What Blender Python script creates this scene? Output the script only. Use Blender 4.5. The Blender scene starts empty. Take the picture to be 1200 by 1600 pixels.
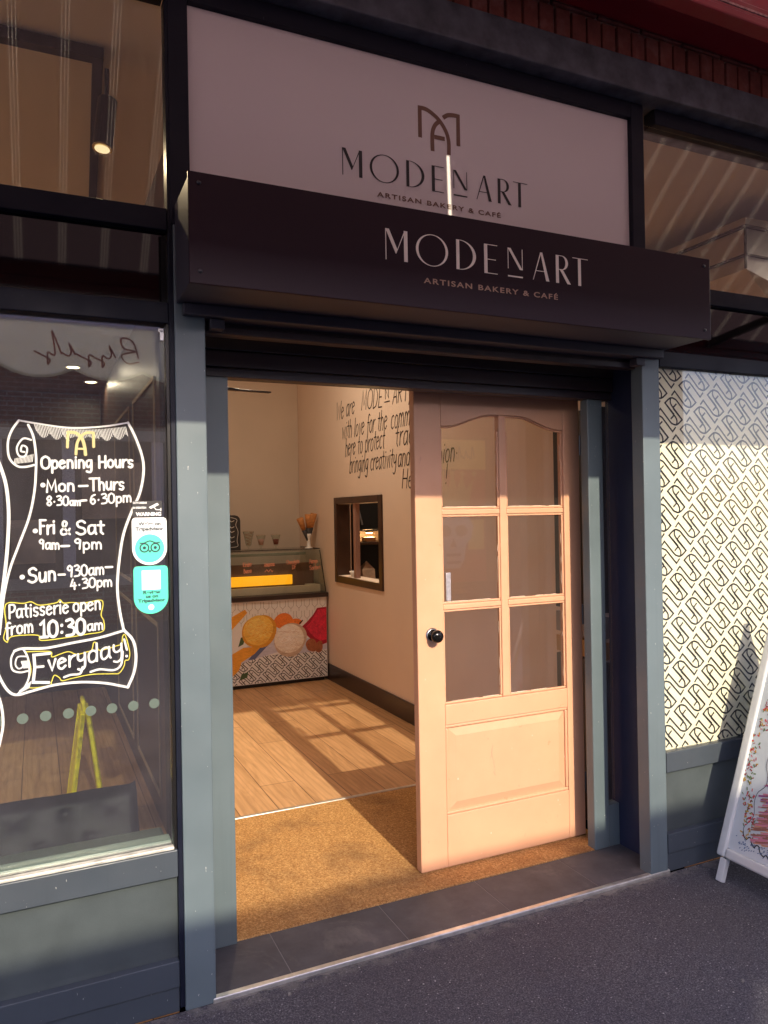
import bpy, math, random
from mathutils import Vector, Matrix
random.seed(7)
R = math.radians
SC = bpy.context.scene
COL = SC.collection

# ------------------------------------------------------------------ camera, world, sun, exposure
cd = bpy.data.cameras.new('camera'); cam = bpy.data.objects.new('camera', cd); COL.objects.link(cam)
cd.sensor_fit = 'VERTICAL'; cd.sensor_height = 36; cd.lens = 1182.17 / 1600 * 36
cd.clip_start = 0.05; cd.clip_end = 400
ya, pi_, ro = .432159, .00226729, -.0175415
fw = Vector((math.sin(ya)*math.cos(pi_), math.cos(ya)*math.cos(pi_), math.sin(pi_)))
r0 = Vector((math.cos(ya), -math.sin(ya), 0)); u0 = r0.cross(fw)
rt = r0*math.cos(ro) + u0*math.sin(ro); up = -r0*math.sin(ro) + u0*math.cos(ro)
cam.matrix_world = Matrix(((rt.x, up.x, -fw.x, 0), (rt.y, up.y, -fw.y, 0), (rt.z, up.z, -fw.z, 1.5), (0, 0, 0, 1)))
SC.camera = cam

SUN_EL, SUN_AZ = R(28.2), R(1.8)      # rays travel +y, drifting slightly to +x
W = bpy.data.worlds.new('World'); SC.world = W; W.use_nodes = True
wn = W.node_tree
sky = wn.nodes.new('ShaderNodeTexSky'); sky.sky_type = 'NISHITA'; sky.sun_disc = False
sky.sun_elevation = SUN_EL; sky.sun_rotation = math.pi + SUN_AZ
sky.air_density = 1.0; sky.dust_density = 2.0; sky.ozone_density = 1.0
bgn = wn.nodes['Background']; bgn.inputs['Strength'].default_value = 0.15
tint = wn.nodes.new('ShaderNodeMix'); tint.data_type = 'RGBA'; tint.blend_type = 'MULTIPLY'; tint.inputs[0].default_value = 1
tint.inputs[7].default_value = (1.0, .95, 1.13, 1)          # camera white balance of the cool sky light
wn.links.new(sky.outputs[0], tint.inputs[6]); wn.links.new(tint.outputs[2], bgn.inputs[0])
sl = bpy.data.lights.new('sun', 'SUN'); sl.energy = 2.3; sl.angle = R(0.53); sl.color = (1.0, .87, .66)
so = bpy.data.objects.new('sun', sl); COL.objects.link(so)
d = Vector((math.sin(SUN_AZ)*math.cos(SUN_EL), math.cos(SUN_AZ)*math.cos(SUN_EL), -math.sin(SUN_EL)))
so.rotation_euler = d.to_track_quat('-Z', 'Y').to_euler()
so.location = (0, -20, 12)
vs = SC.view_settings; vs.view_transform = 'Standard'; vs.look = 'None'; vs.exposure = 1.4; vs.gamma = 1
SC.render.engine = 'CYCLES'
cy = SC.cycles
cy.max_bounces = 12; cy.diffuse_bounces = 6; cy.glossy_bounces = 6; cy.transparent_max_bounces = 40
cy.transmission_bounces = 8; cy.caustics_reflective = False; cy.caustics_refractive = False
cy.use_denoising = True; cy.sample_clamp_indirect = 4.0

# ------------------------------------------------------------------ materials
def nd(nt, t, **kw):
    n = nt.nodes.new(t)
    for k, v in kw.items(): setattr(n, k, v)
    return n
def new_mat(name):
    m = bpy.data.materials.new(name); m.use_nodes = True
    nt = m.node_tree; b = nt.nodes['Principled BSDF']
    return m, nt, b
def c4(c): return (c[0], c[1], c[2], 1)
def objco(nt, scale=(1, 1, 1), rot=(0, 0, 0), loc=(0, 0, 0)):
    t = nd(nt, 'ShaderNodeTexCoord'); mp = nd(nt, 'ShaderNodeMapping')
    mp.inputs['Scale'].default_value = scale; mp.inputs['Rotation'].default_value = rot; mp.inputs['Location'].default_value = loc
    g = nd(nt, 'ShaderNodeNewGeometry')
    nt.links.new(g.outputs['Position'], mp.inputs[0]); return mp.outputs[0]
def noise(nt, vec, scale, detail=4, rough=.55, dist=0):
    n = nd(nt, 'ShaderNodeTexNoise'); n.inputs['Scale'].default_value = scale; n.inputs['Detail'].default_value = detail
    n.inputs['Roughness'].default_value = rough; n.inputs['Distortion'].default_value = dist
    nt.links.new(vec, n.inputs['Vector']); return n.outputs['Fac']
def ramp(nt, fac, stops):
    r = nd(nt, 'ShaderNodeValToRGB'); e = r.color_ramp.elements
    while len(e) < len(stops): e.new(.5)
    for el, (p, c) in zip(e, stops): el.position = p; el.color = c4(c)
    nt.links.new(fac, r.inputs[0]); return r.outputs[0]
def mixc(nt, fac, a, b, mode='MIX'):
    m = nd(nt, 'ShaderNodeMix', data_type='RGBA', blend_type=mode)
    for s, v in ((0, fac), (6, a), (7, b)):
        if isinstance(v, (int, float)): m.inputs[s].default_value = v
        elif isinstance(v, tuple): m.inputs[s].default_value = c4(v)
        else: nt.links.new(v, m.inputs[s])
    return m.outputs[2]
def bump(nt, b, h, strength=.2, dist=.002):
    n = nd(nt, 'ShaderNodeBump'); n.inputs['Strength'].default_value = strength; n.inputs['Distance'].default_value = dist
    nt.links.new(h, n.inputs['Height']); nt.links.new(n.outputs[0], b.inputs['Normal'])
def M(name, col, rough=.5, metal=0, var=.12, vscale=3, bscale=0, bstr=.1, spec=.5, trans=0, rvar=0):
    m, nt, b = new_mat(name)
    v = objco(nt)
    f = noise(nt, v, vscale, 5)
    a = tuple(max(0, x*(1-var)) for x in col); c = tuple(min(1, x*(1+var)) for x in col)
    nt.links.new(ramp(nt, f, [(.3, a), (.7, c)]), b.inputs['Base Color'])
    b.inputs['Roughness'].default_value = rough; b.inputs['Metallic'].default_value = metal
    b.inputs['Specular IOR Level'].default_value = spec
    if rvar:
        mr = nd(nt, 'ShaderNodeMapRange'); mr.inputs[1].default_value = .3; mr.inputs[2].default_value = .7
        mr.inputs[3].default_value = rough - rvar; mr.inputs[4].default_value = rough + rvar
        nt.links.new(noise(nt, v, vscale*4, 4), mr.inputs[0]); nt.links.new(mr.outputs[0], b.inputs['Roughness'])
    if bscale: bump(nt, b, noise(nt, v, bscale, 3), bstr)
    if trans:
        t = nd(nt, 'ShaderNodeBsdfTranslucent'); t.inputs[0].default_value = c4(col)
        mx = nd(nt, 'ShaderNodeMixShader'); mx.inputs[0].default_value = trans
        out = nt.nodes['Material Output']
        nt.links.new(b.outputs[0], mx.inputs[1]); nt.links.new(t.outputs[0], mx.inputs[2]); nt.links.new(mx.outputs[0], out.inputs[0])
    return m
def glass_mat(name, tint=(.93, .95, .94), ior=1.5, rough=0.0, dust=0.0, dustcol=(.7, .66, .62)):
    m, nt, b = new_mat(name); nt.nodes.remove(b)
    g = nd(nt, 'ShaderNodeNewGeometry')
    mr = nd(nt, 'ShaderNodeMapRange'); mr.inputs[3].default_value = ior; mr.inputs[4].default_value = 1/ior
    nt.links.new(g.outputs['Backfacing'], mr.inputs[0])
    fr = nd(nt, 'ShaderNodeFresnel'); nt.links.new(mr.outputs[0], fr.inputs['IOR'])
    tr = nd(nt, 'ShaderNodeBsdfTransparent'); tr.inputs[0].default_value = c4(tint)
    gl = nd(nt, 'ShaderNodeBsdfGlossy'); gl.inputs['Roughness'].default_value = rough
    mx = nd(nt, 'ShaderNodeMixShader'); nt.links.new(fr.outputs[0], mx.inputs[0])
    nt.links.new(tr.outputs[0], mx.inputs[1]); nt.links.new(gl.outputs[0], mx.inputs[2])
    res = mx.outputs[0]
    if dust:
        df = nd(nt, 'ShaderNodeBsdfDiffuse'); df.inputs[0].default_value = c4(dustcol)
        m2 = nd(nt, 'ShaderNodeMixShader'); v = objco(nt)
        mr2 = nd(nt, 'ShaderNodeMapRange'); mr2.inputs[1].default_value = .25; mr2.inputs[2].default_value = .75
        mr2.inputs[3].default_value = dust*.55; mr2.inputs[4].default_value = dust*1.5
        nt.links.new(noise(nt, v, 5, 6, .65, .6), mr2.inputs[0]); nt.links.new(mr2.outputs[0], m2.inputs[0])
        nt.links.new(res, m2.inputs[1]); nt.links.new(df.outputs[0], m2.inputs[2]); res = m2.outputs[0]
    nt.links.new(res, nt.nodes['Material Output'].inputs[0])
    return m
def emis(name, col, s):
    m, nt, b = new_mat(name); b.inputs['Base Color'].default_value = c4(col)
    b.inputs['Emission Color'].default_value = c4(col); b.inputs['Emission Strength'].default_value = s
    return m
def paint_mat(name, col, rough=.42, chip=(.5, .5, .46), spec=.5):
    m, nt, b = new_mat(name); v = objco(nt); b.inputs['Specular IOR Level'].default_value = spec
    f = noise(nt, v, 2.2, 6)
    a = tuple(x*.86 for x in col); c = tuple(x*1.12 for x in col)
    base = ramp(nt, f, [(.3, a), (.7, c)])
    # vertical dirty streaks and small chips
    vs_ = objco(nt, (30, 30, 1.2)); st = noise(nt, vs_, 1.0, 3)
    base = mixc(nt, ramp(nt, st, [(.58, (0, 0, 0)), (.75, (.3, .3, .3))]), base, tuple(x*.72 for x in col))
    ch = noise(nt, objco(nt, (150, 150, 60)), 1, 2, .5)
    base = mixc(nt, ramp(nt, ch, [(.755, (0, 0, 0)), (.775, (.8, .8, .8))]), base, chip)
    nt.links.new(base, b.inputs['Base Color'])
    mr = nd(nt, 'ShaderNodeMapRange'); mr.inputs[1].default_value = .3; mr.inputs[2].default_value = .7
    mr.inputs[3].default_value = rough-.1; mr.inputs[4].default_value = rough+.12
    nt.links.new(noise(nt, v, 9, 5), mr.inputs[0]); nt.links.new(mr.outputs[0], b.inputs['Roughness'])
    bump(nt, b, noise(nt, v, 130, 3), .06, .001)
    return m

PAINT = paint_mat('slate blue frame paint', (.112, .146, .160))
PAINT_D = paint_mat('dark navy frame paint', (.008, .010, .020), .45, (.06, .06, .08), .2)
PAINT_N_SHADE = paint_mat('slate reveal paint with painted shade', (.022, .026, .055), .4, (.10, .10, .13), .3)  # darkened and blued to stand for the unlit side of the right pillar
PAINT_R_SHADE = paint_mat('slate rail paint with painted shade', (.052, .064, .078))  # frame paint darkened to stand for the shade low on the shopfront
PANEL = M('grey infill panel', (.062, .075, .078), .35, 0, .2, 5, 200, .12)
BLACKGL = M('black spandrel glass', (.004, .004, .005), .04, 0, 0, 3)
GLASS = glass_mat('window glass', (.95, .97, .96), 1.9, dust=.02, dustcol=(.62, .58, .66))
GLASS2 = glass_mat('tinted window glass', (.82, .84, .84), 1.5)
GLASST = glass_mat('transom glass', (.95, .97, .96), 1.46, dust=.006)
GLASSR = glass_mat('clear window glass', (.96, .97, .96), 1.5)
GLASSD = glass_mat('dusty door glass', (.96, .94, .92), 1.85, dust=.013)
GLASSC = glass_mat('cabinet glass', (.95, .97, .95), 1.45)
SIGNW = M('white sign board', (.74, .70, .68), .38, 0, .03, 1.2, 0)
BOXM = M('plum black sign plate', (.024, .010, .018), .42, 0, .05, 2, spec=.2)
BOXU = M('grey metal shutter housing', (.05, .045, .060), .5, .05, .08, 2)
STEEL = M('dull steel', (.42, .42, .43), .35, 1, .1, 12)
DKSTEEL = M('dark screw steel', (.10, .10, .11), .35, 1, .1, 12)
LETB = M('black sign vinyl', (.006, .006, .007), .4, 0, 0)
LETW = M('cream raised lettering', (.97, .91, .82), .45, 0, .03)
BRONZE = M('bronze sign vinyl', (.17, .085, .05), .42, 0, .05)
TAN = M('tan sign lettering', (.42, .26, .19), .45, 0, .05)
DOORM = M('dusty pink door paint', (.62, .33, .215), .36, 0, .035, 4, 60, .05, rvar=.05)
def door_paint():
    m, nt, b = new_mat('dusty pink door paint'); v = objco(nt); col = (.615, .332, .198)
    base = ramp(nt, noise(nt, v, 3.5, 6, .6), [(.3, tuple(x*.93 for x in col)), (.7, tuple(x*1.05 for x in col))])
    sc = noise(nt, objco(nt, (26, 26, 9)), 1, 5, .75, .8)
    base = mixc(nt, ramp(nt, sc, [(.66, (0, 0, 0)), (.72, (.55, .55, .55))]), base, (.40, .20, .14))
    ch = noise(nt, objco(nt, (120, 120, 50)), 1, 2, .5)
    base = mixc(nt, ramp(nt, ch, [(.765, (0, 0, 0)), (.78, (.9, .9, .9))]), base, (.72, .62, .50))
    nt.links.new(base, b.inputs['Base Color'])
    mr = nd(nt, 'ShaderNodeMapRange'); mr.inputs[1].default_value = .3; mr.inputs[2].default_value = .7; mr.inputs[3].default_value = .27; mr.inputs[4].default_value = .48
    nt.links.new(noise(nt, v, 14, 5), mr.inputs[0]); nt.links.new(mr.outputs[0], b.inputs['Roughness'])
    bump(nt, b, noise(nt, objco(nt, (140, 140, 7)), 1, 3), .10, .0012)
    return m
DOORM = door_paint()
PUTTY = M('cream flaking putty line', (.66, .54, .43), .7, 0, .2, 90, 200, .5)
KNOB = M('black bronze knob', (.02, .018, .017), .15, .7, .1)
LEAD = M('silver pull plate', (.45, .42, .45), .4, .5, .2, 60)
WALLC = M('cream plaster wall', (.76, .63, .53), .75, 0, .04, 1.5, 90, .05)
WALLC2 = M('pale plaster back wall', (.62, .54, .46), .75, 0, .04, 1.5, 90, .05)
CEILM = M('beige ceiling', (.68, .57, .46), .8, 0, .03)
SKIRT = M('dark brown gloss skirting', (.035, .022, .02), .3, 0, .1)
DARKW = M('dark stained panelling', (.055, .03, .022), .4, 0, .25, 6)
HATCHF = M('dark varnished wood', (.05, .022, .012), .35, 0, .25, 8)
BROWNP = M('warm brown board', (.50, .24, .10), .5, 0, .15, 3)
INK = M('black wall lettering paint', (.012, .010, .010), .6, 0, 0)
CHALK = M('white chalk pen', (.86, .86, .82), .8, 0, .06, 60, trans=.3)
CHALKY = M('yellow chalk pen', (.78, .70, .10), .8, 0, .06, 60, trans=.3)
CHALKG = M('gold chalk pen', (.72, .62, .30), .8, 0, .08, 60, trans=.3)
DOTM = M('sage frosted dot', (.085, .115, .095), .6, 0, .06, 40)
WHITEP = M('white plastic', (.78, .78, .76), .35, 0, .03)
ALUM = M('white aluminium frame', (.56, .57, .55), .38, 0, .06, 6, 120, .05)
TRIM = M('worn aluminium edge trim', (.68, .66, .60), .32, .75, .2, 20, 60, .2)
TEAL = M('mint sticker', (.09, .70, .46), .4, 0, .02)
NAVY = M('dark sticker ink', (.01, .03, .04), .5, 0, 0)
STW = M('white sticker vinyl', (.82, .83, .82), .4, 0, .02)
BLACKV = M('black vinyl upholstery', (.018, .016, .020), .5, 0, .1, 8, 120, .06, spec=.3)
YEL = M('yellow plastic', (.90, .78, .01), .4, 0, .05)
MATTEBLK = M('matte black metal', (.012, .011, .011), .35, .2, .05)
CONEM = M('wafer cone', (.50, .22, .07), .7, 0, .25, 40, 90, .3)
SLEEVE = M('dark printed paper', (.03, .03, .035), .6, 0, .1)
SILL = M('pale green sill paint', (.36, .48, .42), .35, 0, .12, 14)
REDM = M('crimson awning metal', (.24, .010, .022), .38, 0, .12, 4, rvar=.08)
AWNF = M('oxblood fabric', (.05, .006, .010), .9, 0, .1)
CREAMF = M('cream canvas', (.86, .83, .76), .9, 0, .05, 4, trans=.5)
REDTXT = M('faded red lettering', (.40, .08, .07), .8, 0, .1)
YELSIGN = M('ochre shop fascia', (.80, .58, .14), .6, 0, .08)
REDSIGN = M('red painted boarding', (.42, .07, .06), .6, 0, .1)
GREYCL = M('grey render', (.36, .33, .31), .8, 0, .12)
BONE = M('pale bone paint', (.62, .57, .53), .7, 0, .05)
GOLDP = M('dull gold paint', (.50, .40, .14), .6, 0, .1)
CHARC = M('charcoal paint', (.03, .028, .03), .6, 0, .1)
INOX = M('brushed stainless', (.5, .49, .47), .3, 1, .06, 5)
FILMW = M('cream window film', (.95, .88, .65), .5, 0, .02, 2)
FILMK = M('black film ink', (.010, .009, .012), .5, 0, 0)
HAMB = emis('amber lamp tube', (1.0, .42, .012), .36)
LAMPW = emis('warm lamp face', (1.0, .72, .40), 14)
LINTEL = M('weathered blue grey lintel paint', (.075, .085, .105), .6, 0, .45, 14, 40, .4)

def brick_mat(name, rot, c1, c2, mort, bw=.215, rh=.065, ms=.010, plane='xz'):
    m, nt, b = new_mat(name)
    v = objco(nt, (1, 1, 1), rot)
    br = nd(nt, 'ShaderNodeTexBrick'); nt.links.new(v, br.inputs['Vector'])
    br.inputs['Color1'].default_value = c4(c1); br.inputs['Color2'].default_value = c4(c2); br.inputs['Mortar'].default_value = c4(mort)
    br.inputs['Scale'].default_value = 1; br.inputs['Mortar Size'].default_value = ms; br.inputs['Brick Width'].default_value = bw
    br.inputs['Row Height'].default_value = rh; br.inputs['Mortar Smooth'].default_value = .2
    f = noise(nt, objco(nt), 18, 5)
    nt.links.new(mixc(nt, ramp(nt, f, [(.35, (.45, .45, .45)), (.7, (1, 1, 1))]), (0, 0, 0), br.outputs['Color']), b.inputs['Base Color'])
    b.inputs['Roughness'].default_value = .85
    bump(nt, b, br.outputs['Fac'], -.4, .005)
    return m
BRICKO = brick_mat('red brick', (R(90), 0, 0), (.26, .085, .055), (.19, .06, .045), (.30, .26, .22))
def loose_brick():
    m, nt, b = new_mat('dark red brick face')
    v = objco(nt); cell = nd(nt, 'ShaderNodeTexVoronoi'); cell.inputs['Scale'].default_value = 7
    nt.links.new(v, cell.inputs['Vector'])
    a = ramp(nt, noise(nt, v, 9, 6, .65), [(.32, (.10, .028, .024)), (.5, (.20, .06, .045)), (.62, (.26, .12, .10)), (.72, (.42, .32, .29))])
    a = mixc(nt, .35, a, ramp(nt, cell.outputs['Distance'], [(0, (.10, .03, .03)), (1, (.30, .09, .06))]))
    nt.links.new(a, b.inputs['Base Color']); b.inputs['Roughness'].default_value = .85
    bump(nt, b, noise(nt, v, 70, 6, .7), .6, .004)
    return m
BRICKF = loose_brick()
MORTAR = M('grey mortar', (.20, .16, .14), .95, 0, .25, 60, 120, .5)

def asphalt_mat():
    m, nt, b = new_mat('asphalt'); v = objco(nt)
    big = noise(nt, v, 1.3, 5, .6); fine = noise(nt, v, 190, 4, .8); med = noise(nt, v, 14, 5, .65)
    col = ramp(nt, fine, [(.36, (.024, .022, .027)), (.52, (.085, .079, .092)), (.66, (.26, .245, .255))])
    col = mixc(nt, ramp(nt, big, [(.35, (.0, .0, .0)), (.7, (.5, .5, .5))]), col, (.060, .053, .062))
    col = mixc(nt, ramp(nt, med, [(.55, (0, 0, 0)), (.75, (.5, .5, .5))]), col, (.105, .098, .105))
    for sc_, thr, pick, cc in ((26, .075, .86, (.50, .47, .44)), (70, .16, .80, (.36, .34, .34)), (9, .035, .80, (.03, .025, .03))):
        vo = nd(nt, 'ShaderNodeTexVoronoi'); vo.inputs['Scale'].default_value = sc_; nt.links.new(v, vo.inputs['Vector'])
        vc = nd(nt, 'ShaderNodeSeparateColor'); nt.links.new(vo.outputs['Color'], vc.inputs[0])
        sp = nd(nt, 'ShaderNodeMath', operation='LESS_THAN'); sp.inputs[1].default_value = thr; nt.links.new(vo.outputs['Distance'], sp.inputs[0])
        s2 = nd(nt, 'ShaderNodeMath', operation='GREATER_THAN'); s2.inputs[1].default_value = pick; nt.links.new(vc.outputs[0], s2.inputs[0])
        s3 = nd(nt, 'ShaderNodeMath', operation='MULTIPLY'); nt.links.new(sp.outputs[0], s3.inputs[0]); nt.links.new(s2.outputs[0], s3.inputs[1])
        col = mixc(nt, s3.outputs[0], col, cc)
    # paler grit gathered along the foot of the shopfront
    sx = nd(nt, 'ShaderNodeSeparateXYZ'); nt.links.new(v, sx.inputs[0])
    gr = nd(nt, 'ShaderNodeMapRange'); gr.inputs[1].default_value = 2.30; gr.inputs[2].default_value = 2.372; nt.links.new(sx.outputs['Y'], gr.inputs[0])
    gm = nd(nt, 'ShaderNodeMath', operation='MULTIPLY'); nt.links.new(gr.outputs[0], gm.inputs[0]); nt.links.new(ramp(nt, noise(nt, v, 22, 5, .7), [(.42, (0, 0, 0)), (.6, (1, 1, 1))]), gm.inputs[1])
    col = mixc(nt, gm.outputs[0], col, (.23, .205, .18))
    nt.links.new(col, b.inputs['Base Color']); b.inputs['Roughness'].default_value = .85
    bump(nt, b, fine, .9, .006)
    return m
ASPH = asphalt_mat()
def mat_mat():
    m, nt, b = new_mat('coir doormat'); v = objco(nt)
    f = noise(nt, v, 120, 6, .85); f2 = noise(nt, objco(nt, (260, 90, 90), (0, 0, .6)), 1, 3, .7)
    col = ramp(nt, f, [(.36, (.15, .058, .016)), (.5, (.60, .295, .095)), (.62, (1.0, .70, .31))])
    col = mixc(nt, .4, col, ramp(nt, f2, [(.3, (.26, .11, .035)), (.7, (.85, .50, .19))]))
    st = ramp(nt, noise(nt, v, 2.6, 5, .6, .4), [(.50, (0, 0, 0)), (.72, (.62, .62, .62))])
    col = mixc(nt, st, col, (.15, .08, .045))
    nt.links.new(col, b.inputs['Base Color']); b.inputs['Roughness'].default_value = .98; b.inputs['Specular IOR Level'].default_value = .1
    bump(nt, b, f, 1, .008)
    return m
COIR = mat_mat()
def laminate():
    m, nt, b = new_mat('oak laminate planks')
    v = objco(nt, (1, 1, 1), (0, 0, R(90)), (0.0, .09, 0))
    br = nd(nt, 'ShaderNodeTexBrick'); nt.links.new(v, br.inputs['Vector'])
    br.inputs['Color1'].default_value = (.50, .275, .125, 1); br.inputs['Color2'].default_value = (.68, .405, .20, 1); br.inputs['Mortar'].default_value = (.13, .06, .025, 1)
    br.inputs['Scale'].default_value = 1; br.inputs['Mortar Size'].default_value = .0022; br.inputs['Brick Width'].default_value = 1.22
    br.inputs['Row Height'].default_value = .2; br.offset = .37
    g = objco(nt, (9, 1.1, 1)); w = noise(nt, g, 1.6, 6, .6, 1.8)
    wv = nd(nt, 'ShaderNodeTexWave', bands_direction='X'); wv.inputs['Scale'].default_value = 1.6; wv.inputs['Distortion'].default_value = 9; wv.inputs['Detail'].default_value = 3; wv.inputs['Detail Scale'].default_value = .8
    nt.links.new(objco(nt, (6, .55, 1)), wv.inputs['Vector'])
    col = mixc(nt, .8, br.outputs['Color'], ramp(nt, w, [(.3, (.62, .58, .52)), (.65, (1.0, 1.0, 1.0))]), 'MULTIPLY')
    col = mixc(nt, .45, col, ramp(nt, wv.outputs['Fac'], [(.0, (.70, .66, .60)), (.45, (1, 1, 1))]), 'MULTIPLY')
    nt.links.new(col, b.inputs['Base Color']); b.inputs['Roughness'].default_value = .42
    bump(nt, b, w, .08, .001)
    return m
LAMI = laminate()
def tile_mat():
    m, nt, b = new_mat('slate tile'); v = objco(nt)
    col = ramp(nt, noise(nt, v, 7, 7, .65), [(.3, (.048, .047, .052)), (.6, (.085, .082, .088)), (.8, (.13, .125, .125))])
    dirt = ramp(nt, noise(nt, v, 3.2, 6, .7, .5), [(.55, (0, 0, 0)), (.78, (.75, .75, .75))])
    col = mixc(nt, dirt, col, (.22, .20, .18))
    nt.links.new(col, b.inputs['Base Color']); b.inputs['Roughness'].default_value = .6
    bump(nt, b, noise(nt, v, 45, 5), .25, .002)
    return m
TILE = tile_mat()
def awning_fabric():
    m, nt, b = new_mat('striped awning canvas'); nt.nodes.remove(b)
    p = nd(nt, 'ShaderNodeNewGeometry'); s = nd(nt, 'ShaderNodeSeparateXYZ'); nt.links.new(p.outputs['Position'], s.inputs[0])
    def math_(op, a, b_=0.0):
        n = nd(nt, 'ShaderNodeMath', operation=op)
        for i, x in enumerate((a, b_)):
            if isinstance(x, (int, float)): n.inputs[i].default_value = x
            else: nt.links.new(x, n.inputs[i])
        return n.outputs[0]
    fr = math_('FRACT', math_('DIVIDE', math_('ADD', s.outputs['X'], 10.04), .18))   # 0..1 per 18 cm
    dd = math_('ABSOLUTE', math_('SUBTRACT', fr, .5))
    tri = math_('LESS_THAN', dd, .085)
    line = math_('LESS_THAN', math_('ABSOLUTE', math_('SUBTRACT', math_('FRACT', math_('DIVIDE', dd, .056)), 0.0)), .35)
    l2 = math_('MAXIMUM', math_('LESS_THAN', dd, .009), math_('MULTIPLY', math_('GREATER_THAN', dd, .060), math_('LESS_THAN', dd, .078)))
    col = mixc(nt, l2, (.175, .115, .122), (.95, .82, .66))
    df = nd(nt, 'ShaderNodeBsdfDiffuse'); tl = nd(nt, 'ShaderNodeBsdfTranslucent')
    nt.links.new(col, df.inputs[0]); nt.links.new(col, tl.inputs[0])
    mx = nd(nt, 'ShaderNodeMixShader'); mx.inputs[0].default_value = .55
    nt.links.new(df.outputs[0], mx.inputs[1]); nt.links.new(tl.outputs[0], mx.inputs[2]); nt.links.new(mx.outputs[0], nt.nodes['Material Output'].inputs[0])
    return m
AWN = awning_fabric()

# ------------------------------------------------------------------ mesh helpers
ORI = {}                                  # object -> world origin of its thing
def props(o, label=None, cat=None, group=None, kind=None):
    if label: o['label'] = label
    if cat: o['category'] = cat
    if group: o['group'] = group
    if kind: o['kind'] = kind
    return o
def thing(name, label, cat, loc=(0, 0, 0), group=None):
    o = bpy.data.objects.new(name, None); o.empty_display_size = .1; COL.objects.link(o); o.location = loc
    ORI[o.name] = Vector(loc); return props(o, label, cat, group)
class MB:
    def __init__(s, xf=None): s.v = []; s.f = []; s.xf = xf
    def add(s, vs, fs):
        n = len(s.v)
        for p in vs:
            p = Vector(p); s.v.append(s.xf(p) if s.xf else p)
        s.f += [tuple(i+n for i in f) for f in fs]; return s
    def box(s, x0, x1, y0, y1, z0, z1):
        return s.add([(x0, y0, z0), (x1, y0, z0), (x1, y1, z0), (x0, y1, z0), (x0, y0, z1), (x1, y0, z1), (x1, y1, z1), (x0, y1, z1)],
                     [(0, 3, 2, 1), (4, 5, 6, 7), (0, 1, 5, 4), (1, 2, 6, 5), (2, 3, 7, 6), (3, 0, 4, 7)])
    def prism(s, poly, y0, y1):               # poly in (x,z), extruded along y
        n = len(poly); a = sum(poly[i][0]*poly[(i+1) % n][1]-poly[(i+1) % n][0]*poly[i][1] for i in range(n))
        if a < 0: poly = poly[::-1]
        vs = [(x, y0, z) for x, z in poly] + [(x, y1, z) for x, z in poly]
        fs = [tuple(range(n)), tuple(reversed(range(n, 2*n)))]
        fs += [(i, i+n, (i+1) % n + n, (i+1) % n) for i in range(n)]
        return s.add(vs, fs)
    def bar(s, a, b, w, h=None, upv=(0, 0, 1)):
        h = h or w; a = Vector(a); b = Vector(b); t = (b-a).normalized(); sd = t.cross(Vector(upv))
        if sd.length < 1e-4: sd = t.cross(Vector((0, 1, 0)))
        sd.normalize(); u = sd.cross(t)
        q = [(-w/2, -h/2), (w/2, -h/2), (w/2, h/2), (-w/2, h/2)]
        vs = [a+sd*i+u*j for i, j in q]+[b+sd*i+u*j for i, j in q]
        return s.add(vs, [(0, 1, 2, 3)[::-1], (4, 5, 6, 7)] + [(i, (i+1) % 4, (i+1) % 4+4, i+4) for i in range(4)])
    def tube(s, pts, rad, n=12):
        pts = [Vector(p) for p in pts]; rad = rad if isinstance(rad, (list, tuple)) else [rad]*len(pts)
        vs = []; fs = []; pu = None
        for i, p in enumerate(pts):
            t = (pts[min(i+1, len(pts)-1)]-pts[max(i-1, 0)]).normalized()
            ref = Vector((0, 0, 1)) if abs(t.z) < .9 else Vector((0, 1, 0))
            u = t.cross(ref).normalized() if pu is None else (pu - t*pu.dot(t)).normalized()
            pu = u; w = t.cross(u)
            vs += [p+(u*math.cos(2*math.pi*k/n)+w*math.sin(2*math.pi*k/n))*rad[i] for k in range(n)]
        for i in range(len(pts)-1):
            fs += [(i*n+k, i*n+(k+1) % n, (i+1)*n+(k+1) % n, (i+1)*n+k) for k in range(n)]
        fs += [tuple(reversed(range(n))), tuple(range((len(pts)-1)*n, len(pts)*n))]
        return s.add(vs, fs)
    def lathe(s, prof, c, axis='z', n=24):     # prof: (radius, height)
        c = Vector(c); vs = []; fs = []
        for r, h in prof:
            for k in range(n):
                a = 2*math.pi*k/n; x, y = r*math.cos(a), r*math.sin(a)
                vs.append(c+(Vector((x, y, h)) if axis == 'z' else Vector((x, h, y)) if axis == 'y' else Vector((h, x, y))))
        for i in range(len(prof)-1):
            fs += [(i*n+k, i*n+(k+1) % n, (i+1)*n+(k+1) % n, (i+1)*n+k) for k in range(n)]
        return s.add(vs, fs)
    def build(s, name, mat, parent=None, bevel=0, smooth=False, label=None, seg=2):
        me = bpy.data.meshes.new(name); o = bpy.data.objects.new(name, me); COL.objects.link(o)
        org = ORI.get(parent.name, Vector((0, 0, 0))) if parent else Vector((0, 0, 0))
        me.from_pydata([tuple(p-org) for p in s.v], [], s.f); me.materials.append(mat); me.update()
        import bmesh
        bm = bmesh.new(); bm.from_mesh(me); bmesh.ops.recalc_face_normals(bm, faces=bm.faces); bm.to_mesh(me); bm.free()
        if parent: o.parent = parent; ORI[o.name] = org
        else: ORI[o.name] = org
        if bevel:
            b = o.modifiers.new('bevel', 'BEVEL'); b.width = bevel; b.segments = seg; b.limit_method = 'ANGLE'; b.angle_limit = R(35)
            b.harden_normals = False
        if smooth:
            for p in me.polygons: p.use_smooth = True
        if label: o['label'] = label
        return o
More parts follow.
